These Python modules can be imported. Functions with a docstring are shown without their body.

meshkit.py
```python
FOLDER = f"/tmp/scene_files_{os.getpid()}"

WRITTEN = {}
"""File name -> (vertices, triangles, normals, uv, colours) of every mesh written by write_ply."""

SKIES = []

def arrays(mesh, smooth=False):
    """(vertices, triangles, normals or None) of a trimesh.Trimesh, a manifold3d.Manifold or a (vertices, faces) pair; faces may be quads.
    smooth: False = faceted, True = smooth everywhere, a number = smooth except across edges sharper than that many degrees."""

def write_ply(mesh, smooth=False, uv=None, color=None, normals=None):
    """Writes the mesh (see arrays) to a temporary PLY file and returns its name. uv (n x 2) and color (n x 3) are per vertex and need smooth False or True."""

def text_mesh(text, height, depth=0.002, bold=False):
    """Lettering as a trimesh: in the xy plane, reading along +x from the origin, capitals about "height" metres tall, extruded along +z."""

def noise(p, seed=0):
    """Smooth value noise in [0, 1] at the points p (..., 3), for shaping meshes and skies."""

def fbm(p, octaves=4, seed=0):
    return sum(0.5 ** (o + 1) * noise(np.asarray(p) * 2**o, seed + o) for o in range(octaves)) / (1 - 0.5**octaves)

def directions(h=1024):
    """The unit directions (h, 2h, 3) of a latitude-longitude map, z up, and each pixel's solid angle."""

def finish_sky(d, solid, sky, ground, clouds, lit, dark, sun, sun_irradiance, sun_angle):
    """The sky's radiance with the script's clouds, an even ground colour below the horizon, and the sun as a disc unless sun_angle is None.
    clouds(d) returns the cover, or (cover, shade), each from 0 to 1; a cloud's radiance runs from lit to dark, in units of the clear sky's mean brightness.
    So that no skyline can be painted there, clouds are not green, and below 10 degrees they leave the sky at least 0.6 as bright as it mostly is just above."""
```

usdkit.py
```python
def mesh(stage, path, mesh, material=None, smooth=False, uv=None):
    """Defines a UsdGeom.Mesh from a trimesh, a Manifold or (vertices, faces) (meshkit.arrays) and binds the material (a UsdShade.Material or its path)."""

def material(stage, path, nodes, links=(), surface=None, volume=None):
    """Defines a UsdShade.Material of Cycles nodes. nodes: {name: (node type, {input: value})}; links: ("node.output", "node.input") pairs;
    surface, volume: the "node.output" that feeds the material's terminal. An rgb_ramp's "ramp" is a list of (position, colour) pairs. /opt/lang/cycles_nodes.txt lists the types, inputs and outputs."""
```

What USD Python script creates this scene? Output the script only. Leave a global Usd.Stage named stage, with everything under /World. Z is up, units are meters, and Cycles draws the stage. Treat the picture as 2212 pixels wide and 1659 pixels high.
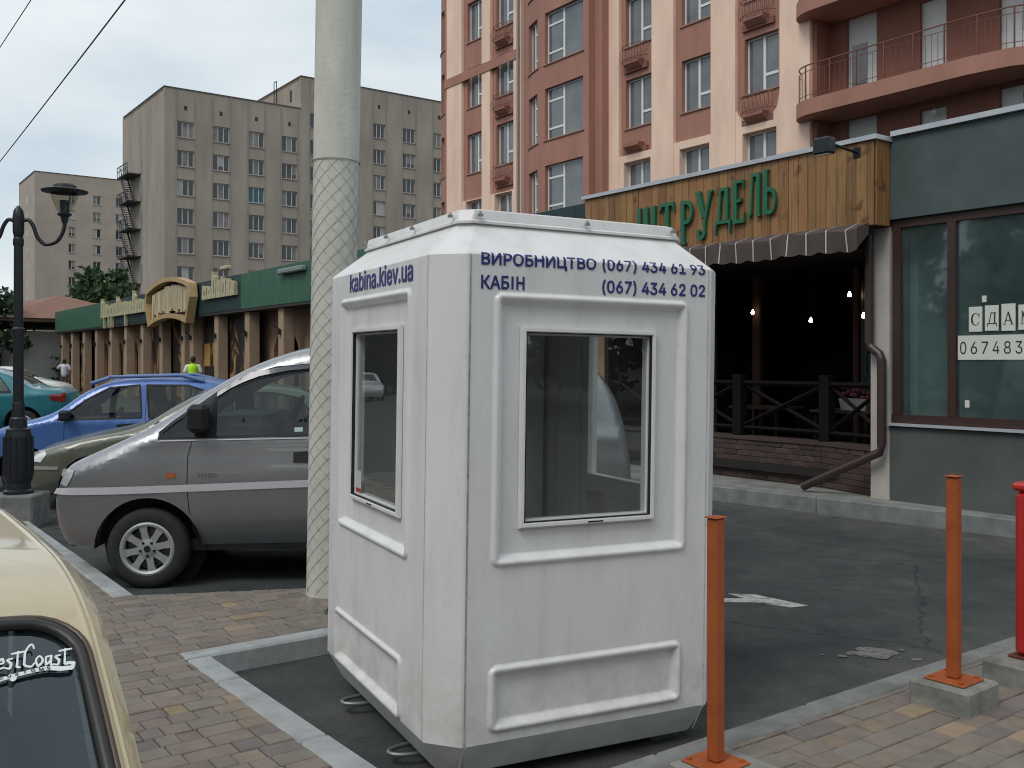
import math, random, numpy as np, trimesh, shapely, manifold3d as m3, usdkit, meshkit
from pxr import Usd, UsdGeom, UsdLux, UsdShade, Sdf, Gf, Vt
from scipy.spatial import Delaunay
from scipy.interpolate import PchipInterpolator
from shapely.geometry import Polygon, LineString, MultiLineString, Point, box as sbox
from shapely import affinity
from shapely.ops import unary_union
R = random.Random(7); NR = np.random.default_rng(7)
stage = Usd.Stage.CreateInMemory()
UsdGeom.SetStageUpAxis(stage, UsdGeom.Tokens.z); UsdGeom.SetStageMetersPerUnit(stage, 1.0)
UsdGeom.Xform.Define(stage, '/World'); UsdGeom.Scope.Define(stage, '/World/Looks')
# ------------------------------------------------------------------ camera, sky, sun, exposure
cam = UsdGeom.Camera.Define(stage, '/World/camera')
cam.AddTranslateOp().Set(Gf.Vec3d(0, 0, 1.65)); cam.AddRotateXYZOp().Set(Gf.Vec3f(90, 0, 0))
cam.CreateHorizontalApertureAttr(36.0); cam.CreateVerticalApertureAttr(27.0)
cam.CreateFocalLengthAttr(36.0 * 2100 / 2212); cam.CreateVerticalApertureOffsetAttr(-0.72)
cam.CreateClippingRangeAttr(Gf.Vec2f(0.05, 5000))
cam.CreateExposureAttr(0.18)
SUN_DIR = np.array([-0.36, -0.50, 0.78]); SUN_DIR = SUN_DIR / np.linalg.norm(SUN_DIR)
SUN_EL = math.asin(SUN_DIR[2]); SUN_ROT = math.atan2(SUN_DIR[0], SUN_DIR[1])
SKY_STRENGTH, SUN_INT = 0.092, 0.32
sky_mat = usdkit.material(stage, '/World/Looks/overcast_sky', {
    'sky': ('sky_texture', {'sky_type': 'single_scattering', 'sun_disc': False, 'sun_elevation': SUN_EL, 'sun_rotation': SUN_ROT, 'aerosol_density': 2.0}),
    'tc': ('texture_coordinate', {}),
    'mp': ('mapping', {'scale': (1.2, 1.2, 3.5)}),
    'n': ('noise_texture', {'scale': 2.2, 'detail': 5, 'roughness': 0.5}),
    'r': ('rgb_ramp', {'ramp': [(0.32, (5.3, 6.4, 7.4)), (0.5, (7.2, 7.95, 8.4)), (0.68, (8.9, 9.3, 9.5))]}),
    'm': ('mix_color', {'fac': 0.93, 'use_clamp_result': False}),
    'b': ('background_shader', {'strength': SKY_STRENGTH})},
    [('tc.generated', 'mp.vector'), ('mp.vector', 'n.vector'), ('n.fac', 'r.fac'), ('sky.color', 'm.a'), ('r.color', 'm.b'), ('m.result', 'b.color')], surface='b.background')
dome = UsdLux.DomeLight.Define(stage, '/World/sky')
UsdShade.MaterialBindingAPI.Apply(dome.GetPrim()).Bind(sky_mat)
dome.GetPrim().SetCustomDataByKey('kind', 'structure')
sun = UsdLux.DistantLight.Define(stage, '/World/sun')
sun.CreateIntensityAttr(SUN_INT); sun.CreateAngleAttr(25.0); sun.CreateNormalizeAttr(True); sun.CreateColorAttr(Gf.Vec3f(1.0, 0.97, 0.93))
_q = Gf.Rotation(Gf.Vec3d(0, 0, 1), Gf.Vec3d(*SUN_DIR.tolist()))
sun.AddTransformOp().Set(Gf.Matrix4d().SetRotate(_q))
# ------------------------------------------------------------------ materials
_mats = {}
def M(name, col=(.5, .5, .5), rough=.6, metal=0., var=.12, scale=4., detail=5, bump=0., bscale=80., coat=0., spec=.5, tint=False, stretch=(1, 1, 1), emit=None, coatrough=.05):
    if name in _mats: return _mats[name]
    lo, hi = [max(0, c * (1 - var)) for c in col], [c * (1 + var) for c in col]
    nodes = {'tc': ('texture_coordinate', {}), 'mp': ('mapping', {'scale': stretch}),
             'n': ('noise_texture', {'scale': scale, 'detail': detail, 'roughness': .6}),
             'r': ('rgb_ramp', {'ramp': [(.3, lo), (.7, hi)]}),
             'p': ('principled_bsdf', {'roughness': rough, 'metallic': metal, 'coat_weight': coat, 'coat_roughness': coatrough, 'specular_ior_level': spec})}
    links = [('tc.object', 'mp.vector'), ('mp.vector', 'n.vector'), ('n.fac', 'r.fac')]
    if tint:
        nodes['a'] = ('attribute', {'attribute': 'tint'}); nodes['x'] = ('mix_color', {'blend_type': 'multiply', 'fac': 1.0})
        links += [('r.color', 'x.a'), ('a.color', 'x.b'), ('x.result', 'p.base_color')]
    else: links.append(('r.color', 'p.base_color'))
    if bump:
        nodes['n2'] = ('noise_texture', {'scale': bscale, 'detail': 4}); nodes['bp'] = ('bump', {'strength': min(1., bump), 'distance': .004 if bump <= 1 else .004 * bump})
        links += [('tc.object', 'n2.vector'), ('n2.fac', 'bp.height'), ('bp.normal', 'p.normal')]
    if emit: nodes['p'][1].update({'emission_color': emit[0], 'emission_strength': emit[1]})
    _mats[name] = usdkit.material(stage, '/World/Looks/' + name, nodes, links, surface='p.BSDF'); return _mats[name]
def glass(name, tcol=(.8, .85, .85), gcol=(1, 1, 1), ior=1.5, rough=.01):
    if name in _mats: return _mats[name]
    _mats[name] = usdkit.material(stage, '/World/Looks/' + name, {
        't': ('transparent_bsdf', {'color': tcol}), 'g': ('glossy_bsdf', {'color': gcol, 'roughness': rough}),
        'ge': ('geometry', {}), 'io': ('mix_float', {'a': ior, 'b': 1 / ior}),
        'f': ('fresnel', {'IOR': ior}), 'm': ('mix_closure', {})}, [('ge.backfacing', 'io.fac'), ('io.result', 'f.IOR'), ('f.fac', 'm.fac'), ('t.BSDF', 'm.closure1'), ('g.BSDF', 'm.closure2')], surface='m.closure'); return _mats[name]
def leafmat(name, col):
    if name in _mats: return _mats[name]
    _mats[name] = usdkit.material(stage, '/World/Looks/' + name, {
        'a': ('attribute', {'attribute': 'tint'}), 'c': ('mix_color', {'blend_type': 'multiply', 'fac': 1.0, 'a': col}),
        'p': ('principled_bsdf', {'roughness': .5}), 't': ('translucent_bsdf', {}), 'm': ('mix_closure', {'fac': .3})},
        [('a.color', 'c.b'), ('c.result', 'p.base_color'), ('c.result', 't.color'), ('p.BSDF', 'm.closure1'), ('t.BSDF', 'm.closure2')], surface='m.closure'); return _mats[name]
# ------------------------------------------------------------------ prims
_count = {}
def _numbered(parent, name):
    k = _count.get((parent, name), 0); _count[(parent, name)] = k + 1
    return f'{parent}/{name}' if k == 0 else f'{parent}/{name}_{k:03d}'
def meta(p, label=None, cat=None, group=None, kind=None):
    for k, v in (('label', label), ('category', cat), ('group', group), ('kind', kind)):
        if v: p.SetCustomDataByKey(k, v)
def thing(name, label=None, cat=None, loc=(0, 0, 0), rz=0., group=None, kind=None, tilt=None):
    x = UsdGeom.Xform.Define(stage, _numbered('/World', name))
    x.AddTranslateOp().Set(Gf.Vec3d(*[float(c) for c in loc]))
    if tilt: x.AddRotateXYZOp().Set(Gf.Vec3f(tilt[0], tilt[1], rz))
    else: x.AddRotateZOp().Set(float(rz))
    meta(x.GetPrim(), label, cat, group, kind); return str(x.GetPath())
def part(name, mesh, mat, parent='/World', smooth=False, label=None, cat=None, group=None, kind=None, tint=None):
    if isinstance(mesh, MB): mesh = mesh.mesh()
    p = _numbered(parent, name); m = usdkit.mesh(stage, p, mesh, mat, smooth)
    if tint is not None:
        t = np.asarray(tint, np.float32); pv = UsdGeom.PrimvarsAPI(m)
        nv = len(m.GetPointsAttr().Get())
        if t.ndim == 1 or len(t) != nv: t = np.tile(t.reshape(-1, 3)[:1], (nv, 1))
        pv.CreatePrimvar('tint', Sdf.ValueTypeNames.Color3fArray, 'vertex').Set(Vt.Vec3fArray.FromNumpy(t))
    meta(m.GetPrim(), label, cat, group, kind); return p
def copy(src, loc, rz, label, group=None, name=None):
    s = stage.GetPrimAtPath(src); cd = s.GetCustomData()
    r = thing(name or src.split('/')[-1].rstrip('0123456789').rstrip('_'), label, cd.get('category'), loc, rz, group or cd.get('group'))
    q = stage.GetPrimAtPath(r); q.GetReferences().AddInternalReference(src); q.SetInstanceable(True); return r
# ------------------------------------------------------------------ mesh building
def tri(v, f): return trimesh.Trimesh(np.asarray(v, float), np.asarray(f, int), process=False)
def quadtri(v, f):
    f = np.asarray(f); return tri(v, np.vstack([f[:, [0, 1, 2]], f[:, [0, 2, 3]]]))
def cat(ms): return trimesh.util.concatenate([m for m in ms if m is not None])
def BX(x0, x1, y0, y1, z0, z1):
    m = trimesh.creation.box((abs(x1 - x0), abs(y1 - y0), abs(z1 - z0))); m.apply_translation(((x0 + x1) / 2, (y0 + y1) / 2, (z0 + z1) / 2)); return m
def RB(x0, x1, y0, y1, z0, z1, b=.01):
    c = []
    for i in (0, 1):
        for j in (0, 1):
            for k in (0, 1):
                X, Y, Z = (x0, x1)[i], (y0, y1)[j], (z0, z1)[k]; s = (1 - 2 * i, 1 - 2 * j, 1 - 2 * k)
                c += [(X + b * s[0], Y + b * s[1], Z), (X + b * s[0], Y, Z + b * s[2]), (X, Y + b * s[1], Z + b * s[2])]
    return trimesh.convex.convex_hull(np.array(c))
def TUBE(pts, r, n=8, close=True):
    pts = np.asarray(pts, float); m = len(pts); r = np.broadcast_to(np.asarray(r, float), (m,))
    t = np.gradient(pts, axis=0); t /= np.maximum(np.linalg.norm(t, axis=1, keepdims=True), 1e-9)
    up = np.array([0, 0, 1.]) if abs(t[0][2]) < .9 else np.array([1., 0, 0])
    u = np.cross(t[0], up); u /= np.linalg.norm(u); rings = []
    for i in range(m):
        u = u - t[i] * (u @ t[i]); u /= np.linalg.norm(u); w = np.cross(t[i], u)
        a = np.linspace(0, 2 * np.pi, n, endpoint=False)
        rings.append(pts[i] + r[i] * (np.cos(a)[:, None] * u + np.sin(a)[:, None] * w))
    v = np.vstack(rings); f = []
    for i in range(m - 1):
        for j in range(n):
            a, b = i * n + j, i * n + (j + 1) % n; f += [(a, b, b + n), (a, b + n, a + n)]
    if close:
        v = np.vstack([v, pts[0], pts[-1]]); c0, c1 = m * n, m * n + 1
        for j in range(n): f += [(c0, (j + 1) % n, j), (c1, (m - 1) * n + j, (m - 1) * n + (j + 1) % n)]
    return tri(v, f)
def LATHE(prof, n=24, loc=(0, 0, 0)):
    prof = np.asarray(prof, float); a = np.linspace(0, 2 * np.pi, n, endpoint=False); m = len(prof)
    v = np.array([(p[0] * math.cos(t), p[0] * math.sin(t), p[1]) for p in prof for t in a]) + loc; f = []
    for i in range(m - 1):
        for j in range(n):
            p, q = i * n + j, i * n + (j + 1) % n; f += [(p, q, q + n), (p, q + n, p + n)]
    return tri(v, f)
def EXT(poly, d):
    gs = [g for g in getattr(poly, 'geoms', [poly]) if g.geom_type == 'Polygon' and g.area > 1e-9]
    return cat([trimesh.creation.extrude_polygon(g, d, engine='earcut') for g in gs])
def XZ(poly, y0, y1):
    "polygon given in (x, z), extruded from y0 to y1"
    m = EXT(poly, abs(y1 - y0)); v = m.vertices.copy(); m.vertices = np.c_[v[:, 0], min(y0, y1) + v[:, 2], v[:, 1]]; m.faces = m.faces[:, ::-1]; return m
def YZ(poly, x0, x1):
    m = EXT(poly, abs(x1 - x0)); v = m.vertices.copy(); m.vertices = np.c_[min(x0, x1) + v[:, 2], v[:, 0], v[:, 1]]; return m
def XY(poly, z0, z1):
    m = EXT(poly, z1 - z0); m.apply_translation((0, 0, z0)); return m
class MB:
    def __init__(s): s.l = []
    def add(s, *m): s.l += list(m); return s
    def box(s, *a): s.l.append(BX(*a)); return s
    def rb(s, *a, **k): s.l.append(RB(*a, **k)); return s
    def tube(s, *a, **k): s.l.append(TUBE(*a, **k)); return s
    def mesh(s): return cat(s.l)
def ringpoly(x0, x1, z0, z1, w): return Polygon([(x0, z0), (x1, z0), (x1, z1), (x0, z1)], [[(x0 + w, z0 + w), (x1 - w, z0 + w), (x1 - w, z1 - w), (x0 + w, z1 - w)]])
def rrect(x0, x1, z0, z1, r): return sbox(x0 + r, z0 + r, x1 - r, z1 - r).buffer(r, quad_segs=6)
def ss(x, a, b):
    t = np.clip((x - a) / (b - a), 0, 1); return t * t * (3 - 2 * t)
# ------------------------------------------------------------------ town grid: streets run along D, cross streets along N
D = np.array([-.588, .809]); N = np.array([.809, .588]); RX = -53.99; RN = 36.01
Z0 = -.12                                  # the asphalt; pavers lie at 0
asph = usdkit.material(stage, '/World/Looks/asphalt', {
    'g': ('geometry', {}), 'n1': ('noise_texture', {'scale': .8, 'detail': 7, 'roughness': .68}), 'n2': ('noise_texture', {'scale': 170, 'detail': 3, 'roughness': .7}), 'n3': ('noise_texture', {'scale': 4.2, 'detail': 6, 'roughness': .72}),
    'r1': ('rgb_ramp', {'ramp': [(.30, (.034, .041, .045)), (.52, (.052, .058, .059)), (.74, (.090, .092, .087))]}),
    'r2': ('rgb_ramp', {'ramp': [(.30, (.55, .55, .55)), (.72, (1.5, 1.48, 1.45))]}), 'r3': ('rgb_ramp', {'ramp': [(.32, (.80, .80, .80)), (.75, (1.25, 1.24, 1.2))]}),
    'a': ('mix_color', {'blend_type': 'multiply', 'fac': 1.}), 'b': ('mix_color', {'blend_type': 'multiply', 'fac': 1., 'use_clamp_result': False}),
    'd1': ('vector_math', {'math_type': 'dot_product', 'vector2': (-.588, .809, 0)}), 'd2': ('vector_math', {'math_type': 'dot_product', 'vector2': (.736, .676, 0)}),
    'm1': ('map_range', {'range_type': 'smoothstep', 'from_min': 3.85, 'from_max': 2.95, 'to_min': 0., 'to_max': 1., 'clamp': True}), 'm2': ('map_range', {'range_type': 'smoothstep', 'from_min': 9.0, 'from_max': 10.4, 'to_min': 0., 'to_max': 1., 'clamp': True}),
    'mx': ('math', {'math_type': 'maximum'}), 'mn': ('math', {'math_type': 'multiply'}), 'nr': ('map_range', {'from_min': .3, 'from_max': .75, 'to_min': .15, 'to_max': .75, 'clamp': True}),
    'du': ('mix_color', {'b': (.125, .122, .11)}),
    'v': ('voronoi_texture', {'feature': 'distance_to_edge', 'scale': .42}), 'wp': ('mix_vector', {'fac': .22}), 'cr': ('map_range', {'from_min': .0015, 'from_max': .006, 'to_min': .62, 'to_max': 1., 'clamp': True}), 'cm': ('mix_color', {'blend_type': 'multiply', 'fac': 1.}),
    'bp': ('bump', {'strength': .7, 'distance': .004}), 'p': ('principled_bsdf', {'roughness': .9, 'specular_ior_level': .22})},
    [('g.position', 'n1.vector'), ('g.position', 'n2.vector'), ('g.position', 'n3.vector'), ('n1.fac', 'r1.fac'), ('n2.fac', 'r2.fac'), ('n3.fac', 'r3.fac'), ('r1.color', 'a.a'), ('r2.color', 'a.b'),
     ('a.result', 'b.a'), ('r3.color', 'b.b'), ('g.position', 'd1.vector1'), ('g.position', 'd2.vector1'), ('d1.value', 'm1.value'), ('d2.value', 'm2.value'), ('m1.result', 'mx.value1'), ('m2.result', 'mx.value2'),
     ('n3.fac', 'nr.value'), ('mx.value', 'mn.value1'), ('nr.result', 'mn.value2'), ('mn.value', 'du.fac'), ('b.result', 'du.a'), ('g.position', 'wp.a'), ('n3.color', 'wp.b'), ('wp.result', 'v.vector'), ('v.distance', 'cr.value'),
     ('du.result', 'cm.a'), ('cr.result', 'cm.b'), ('cm.result', 'p.base_color'), ('n2.fac', 'bp.height'), ('bp.normal', 'p.normal')], surface='p.BSDF')
def rise(x, y): return .22 * ss(np.asarray(y, float), 8, 17) * ss(-np.asarray(x, float), 2.5, 5.5)
gx = np.r_[-900, -300, -120, np.arange(-70, -10, 2.), np.arange(-10, 0, .5), 0, 10, 60, 300, 900]; gy = np.r_[-900, -200, -40, 0, np.arange(8, 22, .5), np.arange(22, 80, 4.), 120, 300, 1500]
X_, Y_ = np.meshgrid(gx, gy); i_ = np.arange(X_.size).reshape(X_.shape)
part('ground', quadtri(np.c_[X_.ravel(), Y_.ravel(), Z0 + rise(X_, Y_).ravel()], np.stack([i_[:-1, :-1], i_[:-1, 1:], i_[1:, 1:], i_[1:, :-1]], -1).reshape(-1, 4)), asph, kind='structure', smooth=True)
# paved island with kerbs
K0 = np.array([-.21, 3.53]); K1 = np.array([-1.705, 5.5]); K2 = K1 + 1.7 * N
E1 = np.array([-2.69, 6.93]); E2 = np.array([-1.5, 7.14]); E3 = E2 + .9 * np.array([.985, .174])
island = Polygon([K0, K0 + 13 * N, (14, -6), (-16, -6), (-25, 24), E1 + 27 * D, E1, E2, E3, K2, K1])
KW = .14
def kerbline(pts, side):
    l = LineString(pts).buffer(KW, single_sided=True, join_style=2) if side > 0 else LineString(pts).buffer(-KW, single_sided=True, join_style=2)
    return l
kmat = M('kerb_concrete', (.30, .315, .315), rough=.85, var=.22, scale=6, bump=.5, bscale=60)
kerb = thing('kerb', kind='structure', label='pale grey concrete kerb stones edging the paved island', cat='kerb')
def stones(a, b, side, z=.004, start=0., L=1.0, par=None, zb=-.3, mat=None):
    a, b = np.asarray(a, float), np.asarray(b, float); n = np.linalg.norm(b - a); d = (b - a) / n; p = np.array([-d[1], d[0]]) * side; s = start
    ang = math.atan2(d[1], d[0])
    while s < n - .05:
        e = min(s + L, n); c = RB(s + .003, e - .003, *(sorted((0, side * KW))), zb, z + R.uniform(-.003, .003), b=.012)
        T = np.eye(4); T[:2, :2] = [[d[0], -d[1]], [d[1], d[0]]]; T[:2, 3] = a; c.apply_transform(T)
        part('kerb_stone', c, mat or kmat, par or kerb); s = e
kdirty = M('kerb_dirty', (.17, .175, .165), rough=.9, var=.3, scale=5, bump=.5, bscale=60)
stones(K0, K0 + 9 * N, -1, mat=kdirty); stones(K0 + KW * 0, K1, 1); stones(K1, K2, 1, start=-KW); stones(E1 + 24 * D, E1 + KW * .0 * D, -1)
inner = island
for l, s in (([K0, K0 + 13 * N], -1), ([K0, K1], 1), ([K1, K2], 1), ([E1 + 27 * D, E1], -1)):
    a, b = np.array(l[0]), np.array(l[1]); d = (b - a) / np.linalg.norm(b - a); p = np.array([-d[1], d[0]]) * s * KW
    inner = inner.difference(Polygon([a - d * .0, b, b + p, a + p]).buffer(.001))
pavement = thing('pavement', label='paved island of small mixed brown and grey block pavers', cat='pavement', kind='structure')
part('paving_bed', XY(island.buffer(-.02), -.3, -.014), M('sand_joint', (.105, .097, .085), rough=.95, var=.25, scale=14, bump=.6, bscale=150), pavement)
pmat = M('paver_stone', (1., 1., 1.), rough=.85, var=.16, scale=9, detail=8, bump=.6, bscale=120, tint=True)
PC = [((.192, .172, .152), 42), ((.178, .168, .154), 28), ((.200, .174, .150), 16), ((.158, .144, .142), 6), ((.170, .148, .142), 4), ((.270, .215, .150), 1.5), ((.23, .19, .145), 3)]
cand = []
RW = .122
Rm = np.array([N, [-N[1], N[0]]])           # rows run along N
for j in range(-45, 160):
    yj = j * RW; s = -12 + R.uniform(0, .2)
    while s < 14:
        L = R.choices((.095, .122, .185, .215), (2, 3, 4, 2))[0]
        c = np.array([s + L / 2, yj + RW / 2]) @ Rm
        if c[1] > 1.0 and c[1] < 12 and abs(c[0]) < .62 * c[1] + .5 and shapely.contains_xy(island.buffer(.15), c[0], c[1]): cand.append((s, s + L, yj, yj + RW, c))
        s += L
def pstone(q, z):
    q = np.asarray(q)[:-1]; c = q.mean(0); n = len(q)
    r = np.linalg.norm(q - c, axis=1, keepdims=True); ins = c + (q - c) * np.maximum(.2, 1 - .007 / r)
    v = np.vstack([np.c_[q, np.full(n, -.03)], np.c_[q, np.full(n, z - .005)], np.c_[ins, np.full(n, z)]]); f = []
    for i in range(n):
        k = (i + 1) % n
        for o in (0, n): f += [(o + i, o + k, o + n + k), (o + i, o + n + k, o + n + i)]
    f += [(2 * n, 2 * n + i, 2 * n + i + 1) for i in range(1, n - 1)]
    return tri(v, f)
stonesl = []
for a, b, c_, d_, c in cand:
    q = Polygon(np.array([(a + .003, c_ + .003), (b - .003, c_ + .003), (b - .003, d_ - .003), (a + .003, d_ - .003)]) @ Rm)
    if not inner.contains(q):
        q = q.intersection(inner)
        if q.geom_type != 'Polygon' or q.area < .0008: continue
    col = np.array(R.choices([p[0] for p in PC], [p[1] for p in PC])[0]) * R.uniform(.90, 1.09) * (.97, .905, .84)
    X, Y = c; u = 1106 + 2100 * X / Y; v = 785 + 1.65 * 2100 / Y
    vis = 150 < u < 760 and v < 1660 and u > 205 + max(0, v - 1330) * .29 or (u > 1500 and v < 1665)
    stonesl.append((not vis, Y, pstone(shapely.geometry.polygon.orient(q).exterior.coords, -.001 + R.uniform(-.003, .0025)), col))
stonesl.sort(key=lambda t: t[:2])
for _, Y, m_, col in stonesl[:290]: part('paver', m_, pmat, pavement, tint=col)
rest = stonesl[290:]
part('paver_field', cat([r[2] for r in rest]), pmat, pavement, kind='stuff', tint=np.vstack([np.tile(r[3], (len(r[2].vertices), 1)) for r in rest]))
# footway along the shops
Q0 = np.array([5.15, 9.8]); kd = np.array([-.676, .736]); A0, A1 = Q0 - 7 * kd, Q0 + 9 * kd
fw = thing('shop_footway', kind='structure', label='narrow concrete footway in front of the shops', cat='footway')
part('footway_slab', XY(Polygon([A0 + .13 * np.array([.736, .676]), A1 + .13 * np.array([.736, .676]), (1.5, 22), (16, 8), (14, 3)]), -.3, .06), M('footway_concrete', (.20, .20, .185), rough=.9, var=.3, scale=3, bump=.5), fw)
stones(A0, A1, -1, z=.066, L=1.55, par=fw, mat=M('kerb_worn', (.17, .178, .175), rough=.9, var=.3, scale=4, bump=.5, bscale=60))
# road arrow and worn patch
paint = usdkit.material(stage, '/World/Looks/road_paint', {'g': ('geometry', {}), 'n': ('noise_texture', {'scale': 9, 'detail': 8, 'roughness': .7}), 'r': ('rgb_ramp', {'ramp': [(.36, (.075, .08, .078)), (.46, (.30, .30, .28)), (.62, (.44, .44, .41))]}), 'p': ('principled_bsdf', {'roughness': .85})},
    [('g.position', 'n.vector'), ('n.fac', 'r.fac'), ('r.color', 'p.base_color')], surface='p.BSDF')
def ground_poly(pts, z): return XY(Polygon(pts), z - .003, z)
ar = thing('road_arrow', kind='structure', label='faded white arrow painted on the road', cat='road marking', loc=(0, 0, Z0))
def gp(u, v, z=Z0):
    Y = (1.65 - z) * 2100 / (v - 785); return ((u - 1106) / 2100 * Y, Y)
part('arrow_marking', ground_poly([(.6, 7.33), (1.75, 7.31), (1.66, 7.46), (1.86, 7.43), (2.16, 7.09), (2.02, 7.04), (1.80, 7.19), (.6, 7.22)], .005), paint, ar)
pt = thing('worn_patch', kind='structure', label='pale scuffed patch of plaster on the asphalt', cat='road marking', loc=(0, 0, Z0))
mb = MB()
for i in range(26):
    x, y = 2.20 + NR.normal(0, .16), 5.93 + NR.normal(0, .085); r = abs(NR.normal(0, .03)) + .008
    if i < 7: x, y, r = 2.25 + NR.normal(0, .05), 5.95 + NR.normal(0, .035), R.uniform(.05, .085)
    th = np.linspace(0, 2 * np.pi, 12, endpoint=False); mb.add(ground_poly([(x + r * 1.3 * R.uniform(.6, 1.1) * math.cos(t), y + r * R.uniform(.6, 1.1) * math.sin(t)) for t in th], .004 + .0002 * i))
part('scuff', mb, M('scuff_plaster', (.145, .14, .128), rough=.9, var=.5, scale=40), pt)
bay = thing('parking_line', kind='structure', label='white line between the parking bays by the street lamp', cat='road marking', loc=(0, 0, Z0))
part('line', ground_poly([(-6.45, 12.98), (-4.2, 12.35), (-4.2, 12.25), (-6.45, 12.86)], .005), paint, bay)
part('line', ground_poly([(-8.2, 13.6), (-6.9, 12.6), (-6.95, 12.5), (-8.3, 13.5)], .005), paint, bay)
# ------------------------------------------------------------------ kiosk
white = usdkit.material(stage, '/World/Looks/white_fibreglass', {
    'tc': ('texture_coordinate', {}), 'mp': ('mapping', {'scale': (2.2, 2.2, .45)}), 'n': ('noise_texture', {'scale': 3.2, 'detail': 8, 'roughness': .65}), 'n2': ('noise_texture', {'scale': 26, 'detail': 5, 'roughness': .7}),
    'r': ('rgb_ramp', {'ramp': [(.28, (.61, .60, .59)), (.48, (.69, .685, .675)), (.75, (.74, .745, .74))]}), 'r2': ('rgb_ramp', {'ramp': [(.24, (.84, .82, .79)), (.40, (1, 1, 1))]}),
    'sz': ('separate_xyz', {}), 'zr': ('map_range', {'range_type': 'smoothstep', 'from_min': .62, 'from_max': .06, 'to_min': 0., 'to_max': 1., 'clamp': True}), 'zn': ('map_range', {'from_min': .38, 'from_max': .72, 'to_min': 0., 'to_max': .75, 'clamp': True}), 'zm': ('math', {'math_type': 'multiply'}), 'gr': ('mix_color', {'b': (.40, .375, .34)}), 'n4': ('noise_texture', {'scale': 5.5, 'detail': 8, 'roughness': .75}),
    'x': ('mix_color', {'blend_type': 'multiply', 'fac': 1.}), 'w': ('noise_texture', {'scale': 2.4, 'detail': 2}), 'bp': ('bump', {'strength': .35, 'distance': .012}),
    'p': ('principled_bsdf', {'roughness': .38, 'specular_ior_level': .45, 'coat_weight': .15, 'coat_roughness': .15})},
    [('tc.object', 'mp.vector'), ('mp.vector', 'n.vector'), ('tc.object', 'n2.vector'), ('n.fac', 'r.fac'), ('n2.fac', 'r2.fac'), ('r.color', 'x.a'), ('r2.color', 'x.b'), ('tc.object', 'sz.vector'), ('sz.z', 'zr.value'), ('tc.object', 'n4.vector'), ('n4.fac', 'zn.value'), ('zr.result', 'zm.value1'), ('zn.result', 'zm.value2'), ('zm.value', 'gr.fac'), ('x.result', 'gr.a'), ('gr.result', 'p.base_color'), ('tc.object', 'w.vector'), ('w.fac', 'bp.height'), ('bp.normal', 'p.normal')], surface='p.BSDF')
pvc = M('white_plastic', (.72, .72, .70), rough=.35, var=.05, scale=5, coat=.2)
seam = M('seam_dirt', (.33, .31, .28), rough=.9, var=.4, scale=20)
seam2 = M('seam_grey', (.50, .49, .48), rough=.9, var=.3, scale=20)
dark = M('rubber_black', (.012, .012, .013), rough=.6, var=.2)
steel = M('bolt_steel', (.35, .35, .34), rough=.4, metal=.9)
kio = thing('kiosk', 'white moulded fibreglass kiosk booth with blue lettering standing on the asphalt', 'kiosk', (.019, 4.884, 0), 26.7, tilt=(.36, .71))
HX, Y0k, Y1k, CH = .737, -.725, .93, .118
ZB, ZT, ZS = .08, 2.095, -.06
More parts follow.
